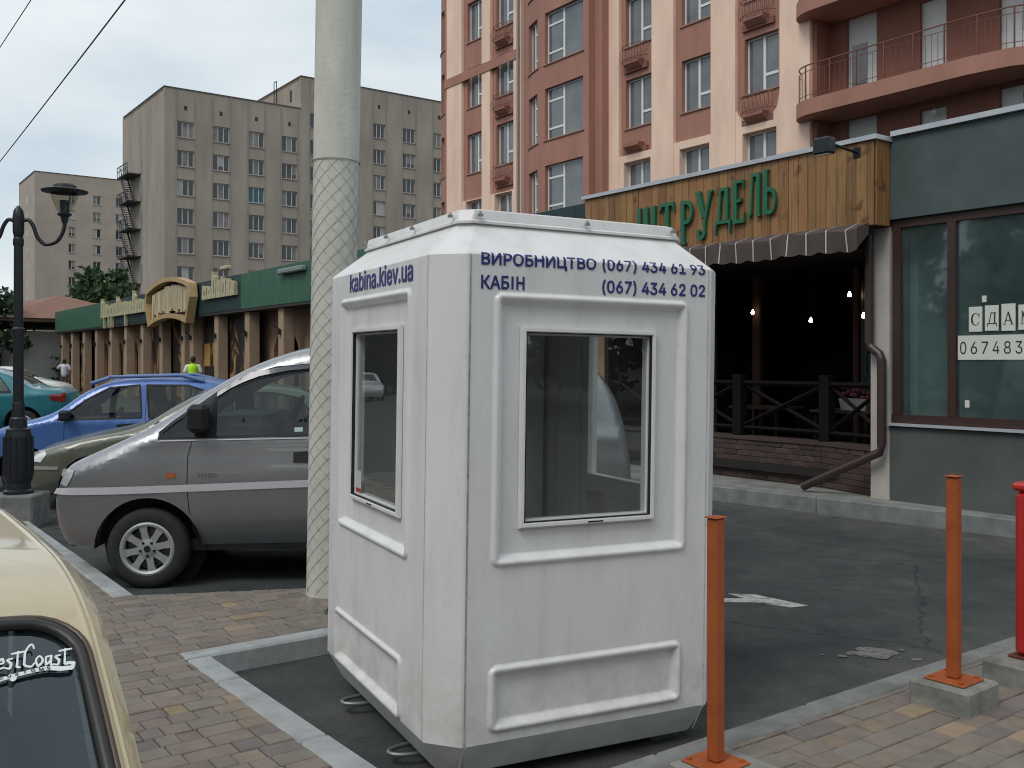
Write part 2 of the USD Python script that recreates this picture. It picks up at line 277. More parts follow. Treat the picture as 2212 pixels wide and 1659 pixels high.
def oct_loop(inset, ch, z, rr=.022, seg=3):
    x, y0, y1 = HX - inset, Y0k + inset, Y1k - inset
    p = [(-x + ch, y0), (x - ch, y0), (x, y0 + ch), (x, y1 - ch), (x - ch, y1), (-x + ch, y1), (-x, y1 - ch), (-x, y0 + ch)]; out = []
    for i in range(8):
        a, b, c = (np.array(p[k % 8]) for k in (i - 1, i, i + 1)); t = rr * math.tan(math.pi / 8)
        s, e = b + (a - b) / np.linalg.norm(a - b) * t, b + (c - b) / np.linalg.norm(c - b) * t
        for k in range(seg + 1):
            w = k / seg; out.append((1 - w) ** 2 * s + 2 * w * (1 - w) * b + w * w * e)
    return np.c_[np.array(out), np.full(len(out), z)]
def loft(loops, cap=(False, False), skip=None):
    n = len(loops[0]); v = np.vstack(loops); f = []
    for i in range(len(loops) - 1):
        for j in range(n):
            if skip and skip(i, j): continue
            a, b = i * n + j, i * n + (j + 1) % n; f += [(a, b, b + n), (a, b + n, a + n)]
    for on, o, s in ((cap[0], 0, -1), (cap[1], (len(loops) - 1) * n, 1)):
        if on:
            for j in range(1, n - 1): f.append((o, o + j + 1, o + j) if s < 0 else (o, o + j, o + j + 1))
    return tri(v, f)
FT = HX - CH - .022 * math.tan(math.pi / 8)   # where the flat faces end
# corner posts: the loft walls without the flats (segment 3 -> next corner start is a flat for even corners)
def flat_seg(i, j): return j % 4 == 3 and (j // 4) % 2 == 0
zz = [ZB, .3, 1.0, 1.7, ZT]
for cnr in range(4):
    keep = [((2 * cnr + 1) * 4 + k) % 32 for k in range(8)]
    keepset = set(keep) - {((2 * cnr + 1) * 4 + 7) % 32}
    part('corner_panel', loft([oct_loop(0, CH, z) for z in zz], skip=lambda i, j, ks=keepset: j not in ks), white, kio, smooth=50)
slope_top = 2.252
part('roof_slope', loft([oct_loop(0, CH, ZT), oct_loop(.006, CH * .98, ZT + .012), oct_loop(.155, .055, slope_top - .02), oct_loop(.17, .035, slope_top)]), white, kio, smooth=25)
part('roof_cap', loft([oct_loop(.19, .05, 2.246), oct_loop(.150, .05, 2.246), oct_loop(.150, .05, 2.256), oct_loop(.158, .05, 2.262), oct_loop(.166, .055, 2.304), oct_loop(.182, .06, 2.311), oct_loop(.35, .1, 2.335)], cap=(False, True)), white, kio, smooth=30)
part('skirt', loft([oct_loop(.30, .07, ZS), oct_loop(.078, .09, ZS), oct_loop(.070, .09, ZS + .008), oct_loop(.004, CH, ZB - .008), oct_loop(0, CH, ZB)], cap=(True, False)), M('grey_fibreglass', (.47, .47, .46), rough=.5, var=.15, scale=6), kio, smooth=30)
for u0 in (-.50, .03, .50):
    for (sx, sy) in ((u0, Y0k + .148), (u0, Y1k - .148)):
        part('roof_bolt', MB().add(LATHE([(0, 2.296), (.006, 2.296), (.007, 2.288), (.013, 2.285), (.013, 2.275), (.0, 2.275)], 8, (sx, sy + (-.006 if sy < 0 else .006), 0))), steel, kio)
for u0 in (-.48, -.02, .35, .70):
    part('roof_bolt', MB().add(LATHE([(0, 2.296), (.006, 2.296), (.007, 2.288), (.013, 2.285), (.013, 2.275), (.0, 2.275)], 8, (-HX + .142, u0, 0))), steel, kio)
def rr_sd(s, z, x0, x1, z0, z1, r=.03):
    cx, cz, hx, hz = (x0 + x1) / 2, (z0 + z1) / 2, (x1 - x0) / 2 - r, (z1 - z0) / 2 - r
    qx, qz = np.abs(s - cx) - hx, np.abs(z - cz) - hz
    return r - (np.hypot(np.maximum(qx, 0), np.maximum(qz, 0)) + np.minimum(np.maximum(qx, qz), 0))
def profile(d): return .013 * ss(d, -.009, .004) - (.013 + .019) * ss(d, .012, .042)
def face_panel(s0, s1, panels, holes):
    def lines(lo, hi, edges, holes_):
        L = set(np.round(np.linspace(lo, hi, 14), 4))
        for e0, e1 in edges:
            L |= set(np.round(np.arange(e0 - .016, e0 + .058, .0055), 4)) | set(np.round(np.arange(e1 - .056, e1 + .018, .0055), 4))
        for h in holes_: L |= set(h)
        L = np.array([lo] + sorted(x for x in L if lo + .001 < x < hi - .001) + [hi]); keep = [L[0]]
        hs = {h for hh in holes_ for h in hh} | {hi}
        for x in L[1:]:
            if x - keep[-1] < .003:
                if x in hs: keep[-1] = x
                continue
            keep.append(x)
        return np.array(keep)
    S_ = lines(s0, s1, [(p[0], p[1]) for p in panels], [h[:2] for h in holes]); Z_ = lines(ZB, ZT, [(p[2], p[3]) for p in panels], [h[2:] for h in holes])
    s, z = np.meshgrid(S_, Z_); o = np.zeros_like(s)
    for p in panels: o += profile(rr_sd(s, z, *p))
    n, m = s.shape; f = []
    idx = np.arange(n * m).reshape(n, m)
    cs, cz = (s[:-1, :-1] + s[1:, 1:]) / 2, (z[:-1, :-1] + z[1:, 1:]) / 2; keep = np.ones(cs.shape, bool)
    for h in holes: keep &= ~((cs > h[0]) & (cs < h[1]) & (cz > h[2]) & (cz < h[3]))
    q = np.stack([idx[:-1, :-1], idx[:-1, 1:], idx[1:, 1:], idx[1:, :-1]], -1)[keep]
    return s.ravel(), z.ravel(), o.ravel(), q
def place_face(which, s, z, o):
    if which == 'front': return np.c_[s, Y0k - o, z]
    if which == 'left': return np.c_[-HX - o, s, z]
    if which == 'back': return np.c_[s, Y1k + o, z]
    return np.c_[HX + o, s, z]
lining = M('grey_lining', (.70, .71, .71), rough=.6, var=.12)
tinted = glass('tinted_glass', (.93, .95, .94)); clear = glass('clear_glass', (.98, .99, .985), ior=1.35)
def kiosk_wall(which, s0, s1, panels, win):
    hole = [(win[0] + .016, win[1] - .016, win[2] + .016, win[3] - .016)] if win else []
    s, z, o, q = face_panel(s0, s1, panels, hole); v = place_face(which, s, z, o)
    if which in ('left', 'back'): q = q[:, ::-1]
    w = part('wall_panel', quadtri(v, q), white, kio, smooth=60)
    poly = sbox(s0, ZB, s1, ZT)
    if win: poly = poly.difference(sbox(*[hole[0][k] for k in (0, 2, 1, 3)]))
    def flat(poly_, a, b):
        m = EXT(poly_, b - a); vv = m.vertices; m.vertices = place_face(which, vv[:, 0], vv[:, 1], a + vv[:, 2]); m.fix_normals(); return m
    part('inner_lining', flat(poly, -.062, -.055), lining, w)
    if win:
        x0, x1, z0, z1 = win; RC = -.016
        fr = cat([flat(ringpoly(x0, x1, z0, z1, .024), RC, RC + .016), flat(ringpoly(x0 + .005, x1 - .005, z0 + .005, z1 - .005, .014), RC + .016, RC + .021), flat(ringpoly(x0 + .014, x1 - .014, z0 + .014, z1 - .014, .02), RC - .045, RC)])
        wf = part('window_frame', fr, pvc, kio)
        part('drain_slot', flat(sbox((x0 + x1) / 2 - .008, z0 + .008, (x0 + x1) / 2 + .068, z0 + .014), RC + .0212, RC + .0222), dark, wf)
        part('gasket', flat(ringpoly(x0 + .0225, x1 - .0225, z0 + .0225, z1 - .0225, .005), RC + .001, RC + .0165), dark, wf)
        part('window_pane', flat(sbox(x0 + .024, z0 + .024, x1 - .024, z1 - .024), RC - .012, RC - .008), tinted, wf)
    return flat
fl = {}
fl['front'] = kiosk_wall('front', -FT, FT, [(-.490, .480, .812, 1.936), (-.495, .465, .127, .388)], (-.367, .315, .957, 1.806))
YA, YB = Y0k + CH + .0091, Y1k - CH - .0091
fl['left'] = kiosk_wall('left', YA, YB, [(-.395, .62, .80, 1.962), (-.335, .655, .085, .352)], (-.262, .45, .955, 1.816))
fl['back'] = kiosk_wall('back', -FT, FT, [(-.485, .485, .812, 1.95)], None)
# door wall on the far right side: opening with a glazed door
DO = (-.30, .58, .10, 1.98)
s, z, o, q = face_panel(YA, YB, [], [DO]); wr = part('wall_panel', quadtri(place_face('right', s, z, o), q), white, kio)
def flatr(poly_, a, b):
    m = EXT(poly_, b - a); vv = m.vertices; m.vertices = place_face('right', vv[:, 0], vv[:, 1], a + vv[:, 2]); m.fix_normals(); return m
part('inner_lining', flatr(sbox(YA, ZB, YB, ZT).difference(sbox(DO[0], DO[2], DO[1], DO[3])), -.062, -.055), lining, wr)
part('door_frame', flatr(ringpoly(DO[0], DO[1], DO[2], DO[3], .05), -.07, .01), pvc, kio)
leaf = unary_union([ringpoly(DO[0] + .05, DO[1] - .05, .95, 1.93, .075), ringpoly(DO[0] + .05, DO[1] - .05, .15, 1.0, .075)])
dr = part('door', flatr(leaf, -.06, 0), pvc, kio)
part('door_pane', flatr(sbox(DO[0] + .12, 1.02, DO[1] - .12, 1.86), -.033, -.029), clear, dr)
part('door_panel', flatr(sbox(DO[0] + .12, .22, DO[1] - .12, .93), -.04, -.02), pvc, dr)
part('door_handle', MB().rb(HX - .13, HX - .06, DO[0] + .075, DO[0] + .1, 1.02, 1.17, b=.006), dark, dr)
part('kiosk_floor', BX(-.66, .66, Y0k + .06, Y1k - .06, .06, .085), M('lino', (.16, .15, .14), rough=.5), kio)
part('ceiling_panel', BX(-.66, .66, Y0k + .06, Y1k - .06, 2.10, 2.11), lining, kio)
for zs in (1.13, 1.22, 1.31):
    so = part('socket', RB(.24, .325, Y1k - .062 - .014, Y1k - .062, zs - .04, zs + .04, b=.005), pvc, kio)
    part('socket_hole', LATHE([(.0, 0), (.024, 0), (.026, .004), (0, .004)], 14).apply_transform(trimesh.transformations.rotation_matrix(math.pi / 2, (1, 0, 0))).apply_translation((.2825, Y1k - .077, zs)), dark, so)
# seams where the panels meet
def seam_strip(which, s, w, z0=ZB, z1=ZT, o=.0015):
    pl = sbox(s - w / 2, z0, s + w / 2, z1); m = EXT(pl, .0012); vv = m.vertices; m.vertices = place_face(which, vv[:, 0], vv[:, 1], o + vv[:, 2] - .001); m.fix_normals(); return m
part('panel_seam', seam_strip('front', -FT + .004, .007), seam, kio); part('panel_seam', seam_strip('front', FT - .008, .004), seam2, kio); part('panel_seam', seam_strip('left', YA + .012, .004), seam2, kio)
part('panel_seam', TUBE([(-.603, Y0k + .0, ZB - .004), (-.601, Y0k + .066, ZS + .01)], .005, 5), seam, kio); part('panel_seam', TUBE([(.60, Y0k + .001, ZB - .004), (.597, Y0k + .067, ZS + .01)], .0035, 5), seam2, kio)
# lettering, bent over the edge between wall and roof slope
def letters(text, h, width, bold=True):
    m = meshkit.text_mesh(text, h, .0012, bold=bold); b = m.bounds
    m.vertices[:, 0] = (m.vertices[:, 0] - b[0][0]) * width / (b[1][0] - b[0][0]); return m
ink = M('blue_vinyl', (.022, .027, .16), rough=.4, var=.15, scale=10)
def bend(which, m, s0, zbase, slope=0., sgn=1):
    for _ in range(1): m = m.subdivide_to_size(.02)
    v = m.vertices; x, h, d = v[:, 0], v[:, 1] + zbase + slope * v[:, 0], v[:, 2]
    over = np.maximum(0, h - (ZT + .002)); ang = math.atan2(.155, slope_top - ZT)
    zz_ = np.minimum(h, ZT + .002) + over * math.cos(ang); o = -over * math.sin(ang) + d + .0014 + .0014 * (over > 0)
    r = place_face(which, s0 + sgn * x, zz_, o); mm = tri(r, m.faces); return mm
part('lettering', bend('front', letters('ВИРОБНИЦТВО', .052, .55), -.559, 2.056, .014), ink, kio)
part('lettering', bend('front', letters('(067) 434 61 93', .052, .557), .024, 2.064, .014), ink, kio)
part('lettering', bend('front', letters('КАБ', .053, .129), -.559, 1.957, .014), ink, kio)
part('lettering', bend('front', EXT(sbox(0, 0, .0095, .053), .0012), -.420, 1.959, .014), ink, kio)
part('lettering', bend('front', letters('Н', .053, .038), -.397, 1.959, .014), ink, kio)
part('lettering', bend('front', letters('(067) 434 62 02', .052, .557), .024, 1.966, .010), ink, kio)
part('lettering', bend('left', letters('kabina.kiev.ua', .088, .90), .485, 2.004, .0, sgn=-1), ink, kio)
st = part('window_sticker', fl['left'](sbox(.335, .985, .415, 1.10), -.0235, -.0230), M('sticker_white', (.55, .55, .55), rough=.5), kio)
part('sticker_band', fl['left'](sbox(.335, .985, .415, 1.012), -.0230, -.0227), M('sticker_red', (.35, .06, .04), rough=.5), st)
for yy in (-.28, .42):
    t = np.linspace(0, np.pi, 12); part('lifting_loop', TUBE(np.c_[-.64 - .13 * np.sin(t), yy + .06 * np.cos(t), np.full(12, -.075)], .011, 8), M('galvanised', (.22, .24, .24), rough=.45, metal=.7), kio, smooth=True)
for sx in (-.5, .5):
    for sy in (-.5, .7): part('support_foot', BX(sx - .08, sx + .08, sy - .08, sy + .08, Z0 + .001, ZS), M('galvanised'), kio)
# ------------------------------------------------------------------ concrete pole with wire netting
conc = M('pole_limewash', (.53, .525, .468), rough=.85, var=.13, scale=5, bump=.7, bscale=40, stretch=(1, 1, .35))
pole = thing('utility_pole', 'thick pale concrete pole wrapped in diamond wire netting behind the kiosk', 'pole', (-1.268, 6.72, 0), 0, tilt=(0, 1.0, 0))
prad = lambda z: .152 + .0045 * (z / 3.0) if z < 8 else .152
part('shaft', LATHE([(.175, -.3), (.162, .0), (.153, .10)] + [(prad(z), z) for z in (1., 3., 5., 7., 9.)] + [(0, 9.)], 40), conc, pole, smooth=40)
part('base_mortar', LATHE([(.23, -.05), (.22, .005), (.17, .03), (.15, .08)], 24), M('mortar', (.20, .18, .15), rough=.95, var=.3, scale=14, bump=.8), pole, smooth=True)
mb = MB(); ns, zt = 10, 3.04
for sg in (1, -1):
    for k in range(ns):
        zz = np.linspace(.04, zt, 44); a = 2 * np.pi * k / ns + sg * zz / (.105 * ns) * 2 * np.pi / 1.0 * 1.0
        wob = .012 * np.sin(zz * 2.1 + k * 1.7 + sg) + .006 * np.sin(zz * 9 + k * 2.3)
        rad = np.array([prad(z) for z in zz]) + .0036 + .0010 * sg
        mb.tube(np.c_[rad * np.cos(a + wob), rad * np.sin(a + wob), zz], .0014, n=3, close=False)
part('wire_netting', mb, M('netting_wire', (.27, .27, .24), rough=.6, metal=.4), pole)
part('netting_top_wire', TUBE([(.163 * math.cos(t), .163 * math.sin(t), zt) for t in np.linspace(0, 2 * np.pi, 40)], .003, 5), M('netting_wire'), pole)
# overhead wires
wm = M('cable_black', (.03, .03, .035), rough=.6)
def wire(a, b, sag, r): t = np.linspace(0, 1, 30)[:, None]; p = np.array(a) * (1 - t) + np.array(b) * t; p[:, 2] -= sag * 4 * (t * (1 - t))[:, 0]; return TUBE(p, r, 6)
part('overhead_wire', wire((-17.23, 30, 6.10), (-3.03, 9, 5.74), .04, .010), wm, label='twisted black overhead cable, the lower one crossing the sky', cat='cable')
part('overhead_wire', wire((-14.36, 25, 7.98), (-5.7, 14., 8.78), .02, .010), wm, label='short black overhead cable in the top corner of the sky', cat='cable')
# ------------------------------------------------------------------ vehicles
def paintmat(name, col, metal=.35): return M(name, col, rough=.42, metal=metal, var=.04, scale=3, coat=.8, coatrough=.06)
tyre_m = M('tyre_rubber', (.018, .018, .019), rough=.85, var=.25, scale=20)
alloy = M('alloy_silver', (.42, .43, .43), rough=.38, metal=.6, var=.08)
trim_black = M('trim_black', (.012, .013, .015), rough=.55, var=.2, spec=.3)
cabin = M('cabin_cloth', (.03, .031, .034), rough=.9, var=.2)
car_glass = glass('car_glass', (.60, .68, .66), ior=1.55); car_glass_dark = glass('car_glass_dark', (.20, .24, .24), ior=1.6)
lamp_glass = M('headlamp_glass', (.42, .43, .43), rough=.12, var=.25, scale=20, coat=1.)
amber = M('amber_lens', (.35, .10, .03), rough=.2, coat=1.); redlens = M('red_lens', (.22, .012, .012), rough=.2, coat=1.)
def fill(poly, step, extra=None):
    "conforming-enough triangulation of a polygon: (points, triangles)"
    poly = shapely.segmentize(poly, step); P = []
    for g_ in getattr(poly, 'geoms', [poly]):
        for r_ in [g_.exterior, *g_.interiors]: P += list(r_.coords)[:-1]
    x0, y0, x1, y1 = poly.bounds
    gx, gy = np.meshgrid(np.arange(x0 + step * .37, x1, step), np.arange(y0 + step * .41, y1, step)); q = np.c_[gx.ravel(), gy.ravel()]
    if extra is not None: q = np.vstack([extra, q])
    inn = poly.buffer(-step * .35)
    q = q[shapely.contains_xy(inn, q[:, 0], q[:, 1])] if extra is None else np.vstack([extra[shapely.contains_xy(poly.buffer(-.004), extra[:, 0], extra[:, 1])], q[len(extra):][shapely.contains_xy(inn, q[len(extra):, 0], q[len(extra):, 1])]])
    P = np.unique(np.round(np.vstack([np.array(P), q]), 5), axis=0); t = Delaunay(P).simplices; c = P[t].mean(1)
    t = t[shapely.contains_xy(poly, c[:, 0], c[:, 1])]
    a = P[t]; ar_ = (a[:, 1, 0] - a[:, 0, 0]) * (a[:, 2, 1] - a[:, 0, 1]) - (a[:, 1, 1] - a[:, 0, 1]) * (a[:, 2, 0] - a[:, 0, 0])
    t = t[np.abs(ar_) > 1e-8]; ar_ = ar_[np.abs(ar_) > 1e-8]; t[ar_ < 0] = t[ar_ < 0][:, ::-1]; return P, t
class Car:
    """x runs from the tail (0) to the nose, the outline is given from nose bottom over the roof to tail bottom; z from the ground."""
    def __init__(s, outline, width, zbelt, tum=.28, round_=.11, tuck=.06, nose=.14, tail=.10, zlow=.24, step=.06, crown=.035, samp=.045, bulge=0.):
        o = np.array(outline, float); t = np.r_[0, np.cumsum(np.hypot(*np.diff(o, axis=0).T))]
        n = max(40, int(t[-1] / samp)); tt = np.linspace(0, t[-1], n)
        s.up = np.c_[PchipInterpolator(t, o[:, 0])(tt), PchipInterpolator(t, o[:, 1])(tt)]
        k = np.ones(5) / 5; pad = np.vstack([s.up[:1]] * 2 + [s.up] + [s.up[-1:]] * 2); sm = np.c_[np.convolve(pad[:, 0], k, 'valid'), np.convolve(pad[:, 1], k, 'valid')]; sm[0], sm[-1] = s.up[0], s.up[-1]; s.up = sm
        s.line = LineString(s.up); s.tt = np.r_[0, np.cumsum(np.hypot(*np.diff(s.up, axis=0).T))]
        tg = np.gradient(s.up, axis=0); tg /= np.linalg.norm(tg, axis=1, keepdims=True); s.nor = np.c_[-tg[:, 1], tg[:, 0]]; s.nor *= np.sign(s.nor[len(s.nor) // 2, 1]) or 1
        s.W2, s.zbelt, s.tum, s.rr, s.tuck, s.nose, s.tail, s.step, s.crown, s.zlow = width / 2, zbelt, tum, round_, tuck, nose, tail, step, crown, zlow; s.bulge = bulge
        s.x0, s.x1 = s.up[:, 0].min(), s.up[:, 0].max()
    def W(s, x, z):
        x, z = np.asarray(x, float), np.asarray(z, float); d = shapely.distance(s.line, shapely.points(x, z))
        w = s.W2 - s.nose * np.clip((x - (s.x1 - .75)) / .75, 0, 1) ** 2.2 - s.tail * np.clip(((s.x0 + .6) - x) / .6, 0, 1) ** 2.2
        h = np.clip(z - s.zbelt, 0, None); w = w - s.tum * h - .03 * np.clip((s.zbelt - z) / .5 - .35, 0, None) ** 2 - s.tuck * np.clip((s.zlow + .22 - z) / .22, 0, 1) ** 2
        w = w - s.bulge * np.clip(np.minimum(z, s.zbelt) - s.zbelt * .62, -.6, .6) ** 2
        w = w + .012 * np.exp(-((z - s.zbelt + .03) / .05) ** 2)
        r = s.rr; tq = np.clip(1 - d / r, 0, 1); return w - r * .9 * (1 - np.sqrt(np.maximum(1 - tq * tq, 0)))
    def side(s, poly, sg, off=0., step=None, extra=None):
        P, t = fill(poly, step or s.step, extra); y = s.W(P[:, 0], P[:, 1]) + off
        return tri(np.c_[P[:, 0], sg * y, P[:, 1]], t if sg < 0 else t[:, ::-1])
    def top(s, poly, off=0., step=None):
        "poly in (t along the outline, q across, q = +-1 at the side)"
        sq = affinity.scale(poly, 1, s.W2, origin=(0, 0)); P, t = fill(sq, step or s.step); q = P[:, 1] / s.W2
        X = np.interp(P[:, 0], s.tt, s.up[:, 0]); Z = np.interp(P[:, 0], s.tt, s.up[:, 1]); nx = np.interp(P[:, 0], s.tt, s.nor[:, 0]); nz = np.interp(P[:, 0], s.tt, s.nor[:, 1])
        w = s.W(s.up[:, 0], s.up[:, 1]); y = np.interp(P[:, 0], s.tt, w) * q; h = s.crown * (1 - q * q) + off
        return tri(np.c_[X + nx * h, y, Z + nz * h], t[:, ::-1])
    def topline(s, pts, r, off=0., n=8, closed=True):
        p = shapely.segmentize(LineString(pts), .02).coords; p = np.array(p)
        X = np.interp(p[:, 0], s.tt, s.up[:, 0]); Z = np.interp(p[:, 0], s.tt, s.up[:, 1]); nx = np.interp(p[:, 0], s.tt, s.nor[:, 0]); nz = np.interp(p[:, 0], s.tt, s.nor[:, 1])
        w = s.W(s.up[:, 0], s.up[:, 1]); y = np.interp(p[:, 0], s.tt, w) * p[:, 1]; h = s.crown * (1 - p[:, 1] ** 2) + off
        return TUBE(np.c_[X + nx * h, y, Z + nz * h], r, n)
    def t_at(s, x, front=True):
        i = np.argmax(s.up[:, 1]); rng = range(i, 0, -1) if front else range(i, len(s.up) - 1)
        for k in rng:
            a, b = s.up[k], s.up[k - 1 if front else k + 1]
            if min(a[0], b[0]) <= x <= max(a[0], b[0]): return s.tt[k]
        return s.tt[0 if front else -1]
    def build(s, root, paint, wheels, wr, windows, screen=None, rear=None, zl=.3, glass_=None, ra=None, rim='steel', seats=((.5, 1),), trim=.016, seam_x=(), doorz=None, sides=(1, -1), tyre_w=.19, glassq=.88, dashx=None, step_top=None, seathead=1.16, dash_h=0.):
        glass_ = glass_ or car_glass; ra = ra or wr + .085
        low = [(s.up[-1][0], zl), (s.up[0][0], zl)]
        full = Polygon(list(s.up) + low).buffer(0); side = full
        for wx in wheels: side = side.difference(Point(wx, wr).buffer(ra, quad_segs=10))
        for p in windows: side = side.difference(p)
        ex = np.vstack([s.up[1:-1] - s.nor[1:-1] * d for d in (.012, .03, .06, .10)])
        ms = [s.side(side, sg, extra=ex) for sg in (1, -1)]
        T = sbox(0, -1, s.tt[-1], 1)
        T = Polygon([(t, -1) for t in s.tt] + [(t, 1) for t in s.tt[::-1]])
        gl = []
        if screen: gl.append(screen)
        if rear: gl.append(rear)
        for p in gl: T = T.difference(p)
        ms.append(s.top(T, step=step_top)); b = cat(ms); b.merge_vertices(digits_vertex=4)
        body = part('body', b, paint, root, smooth=40)
        for k, p in enumerate(gl): part('windscreen' if (k == 0 and screen) else 'rear_window', s.top(p, -.004), glass_, root, smooth=40)
        for sg in sides:
            for p in windows:
                w = part('side_window', s.side(p, sg, -.008), glass_, root, smooth=40)
                part('window_trim', cat([s.side(p.buffer(trim, join_style=1).difference(p.buffer(-.004)), sg, .0035, .05)]), trim_black, w, smooth=40)
            for sx in seam_x:
                l = LineString(sx).buffer(.0035, cap_style=2).intersection(full)
                part('door_seam', s.side(l, sg, .0016, .05), dark, root)
        und = MB().box(s.x0 + .25, s.x1 - .75, -s.W2 + .12, s.W2 - .12, zl - .04, zl + .05)
        part('underbody', und, trim_black, root)
        z0 = zl + .05
        for wx in wheels:
            a0_ = math.asin(min(.9, max(-.2, (zl - wr) / ra))); a = np.linspace(a0_, math.pi - a0_, 18)
            for sg in (1, -1):
                mb = MB(); yo, yi = sg * (s.W2 - .03), sg * (s.W2 - .30)
                v = np.array([(wx + (ra + .004) * math.cos(t), y, wr + (ra + .004) * math.sin(t)) for t in a for y in (yo, yi)]); mb.add(quadtri(v, [(2 * i, 2 * i + 1, 2 * i + 3, 2 * i + 2) for i in range(17)]))
                dsk = np.vstack([[(wx, yi, wr)], [(wx + (ra + .01) * math.cos(t), yi, wr + (ra + .01) * math.sin(t)) for t in np.linspace(0, 2 * np.pi, 18, endpoint=False)]]); mb.add(tri(dsk, [(0, 1 + i, 1 + (i + 1) % 18) for i in range(18)])); part('arch_liner', mb, dark, root)
        for sx, rows in seats:
            for sg in (1, -1):
                y = sg * s.W2 * .42
                st_ = part('seat', cat([RB(sx - .05, sx + .45, y - .24, y + .24, z0 + .12, z0 + .32, b=.05), XZ(Polygon([(sx - .02, z0 + .25), (sx + .12, z0 + .25), (sx - .10, seathead - .2), (sx - .20, seathead - .2)]).buffer(.02), y - .23, y + .23), RB(sx - .26, sx - .15, y - .13, y + .13, seathead - .16, seathead + .02, b=.035)]), cabin, root, smooth=40)
        if dashx:
            part('dashboard', RB(dashx - .1, dashx + .45, -s.W2 + .16, s.W2 - .16, s.zbelt - .35, s.zbelt + dash_h, b=.08), cabin, root)
            c = np.array([dashx - .22, s.W2 * .42, s.zbelt - .02 + dash_h]); a = np.linspace(0, 2 * np.pi, 25)
            part('steering_wheel', MB().add(TUBE(np.c_[c[0] - .09 * np.sin(a), c[1] + .185 * np.cos(a), c[2] + .165 * np.sin(a)], .016, 6), TUBE([c + (0, -.18, 0), c + (.05, 0, -.02), c + (0, .18, 0)], .02, 6), TUBE([c + (.05, 0, -.02), c + (.3, 0, -.15)], .03, 6)), dark, root, smooth=True)
        for wx in wheels:
            for sg in (1, -1): wheel(root, wx, sg * (s.W2 - .015), wr, sg, rim, tyre_w)
        return full
def wheel(root, x, y, r, sg, rim, tw):
    rot = trimesh.transformations.rotation_matrix(-sg * math.pi / 2, (1, 0, 0)); rr = r * (.66 if rim == 'alloy' else .64)
    def pl(m): m = m.copy(); m.apply_transform(rot); m.apply_translation((x, y, r)); return m
    prof = [(rr - .012, -.02), (rr + .006, -.004), (rr + (r - rr) * .5, .004), (r - .022, -.012), (r - .004, -.030), (r, -.05), (r, -tw + .03), (r - .02, -tw), (rr, -tw)]
    w = part('wheel', pl(LATHE(prof, 40)), tyre_m, root, smooth=40)
    if rim == 'alloy':
        g_ = MB().add(LATHE([(rr - .005, -.03), (rr + .004, -.008), (rr - .012, -.002), (rr - .030, -.010), (rr - .034, -.06)], 40))
        for k in range(8):
            a = 2 * np.pi * k / 8 + .2; wp = Polygon([(.045, -.030), (rr * .62, -.024), (rr - .025, -.033), (rr - .025, .033), (rr * .62, .024), (.045, .030)])
            sp = XY(wp, -.045, -.016); v = sp.vertices; v[:, 2] += np.where(v[:, 2] > -.03, .012 * np.clip(v[:, 0] / rr, 0, 1) - .010 * (np.abs(v[:, 1]) > .02), 0); sp.apply_transform(trimesh.transformations.rotation_matrix(a, (0, 0, 1))); g_.add(sp)
        g_.add(LATHE([(0, -.012), (.035, -.012), (.075, -.022), (.08, -.05)], 24))
        part('rim', pl(g_.mesh()), alloy, w, smooth=30)
        nuts = MB().add(LATHE([(0, -.004), (.024, -.005), (.027, -.013)], 16))
        for k in range(5): nuts.add(LATHE([(0, -.006), (.010, -.006), (.012, -.022)], 8, (.055 * math.cos(k * 2 * np.pi / 5 + math.pi / 2), .055 * math.sin(k * 2 * np.pi / 5 + math.pi / 2), 0)))
        part('wheel_nuts', pl(nuts.mesh()), trim_black, w)
        part('brake_disc', pl(LATHE([(0, -.075), (rr * .78, -.075), (rr * .78, -.085), (rr - .004, -.11)], 28)), M('brake_steel', (.12, .12, .12), rough=.5, metal=.7, var=.3), w)
    else:
        part('hubcap', pl(MB().add(LATHE([(rr, -.012), (rr - .012, -.006), (rr * .8, -.012), (rr * .5, .004), (0, .008)], 28)).mesh()), alloy, w, smooth=40)
        holes = MB()
        for k in range(9): a = 2 * np.pi * k / 9; holes.add(LATHE([(0, -.002), (.018, -.003), (.02, -.012)], 8, (rr * .72 * math.cos(a), rr * .72 * math.sin(a), .002)))
        part('hubcap_holes', pl(holes.mesh()), dark, w)
def heading(dx, dy): return math.degrees(math.atan2(dy, dx))
def lens(car, root, name, poly, sg, mat, off=.006, step=.03): return part(name, car.side(poly, sg, off, step), mat, root, smooth=40)
# --- silver van (nose to the left). local x = nose; front wheel centre at x = 3.88
def vx(u): return 3.88 + (315 - u) * .00362 * (1.07 if u < 315 else 1.)
def vz(v): return .305 + (1190 - v) * .00362
vout = [(vx(140), vz(1196)), (vx(127), vz(1170)), (vx(117), vz(1120)), (vx(116), vz(1075)), (vx(126), vz(1056)), (vx(134), vz(1030)), (vx(143), vz(1012)), (vx(186), vz(990)), (vx(235), vz(966)), (vx(292), vz(938)), (vx(345), vz(906)), (vx(457), vz(832)), (vx(516), vz(798)), (vx(584), vz(770)), (vx(664), vz(750)), (1.9, 1.93), (1.2, 1.935), (.62, 1.89), (.36, 1.79), (.17, 1.58), (.05, 1.25), (0, .85), (.0, .42), (.08, .30)]
van = Car(vout, 1.82, vz(945), tum=.20, round_=.13, tuck=.05, nose=.13, tail=.06, zlow=.28, crown=.03, bulge=.20, step=.045, samp=.035)
VANP = (-2.80, 7.62, Z0); VH = heading(-.995, -.085)
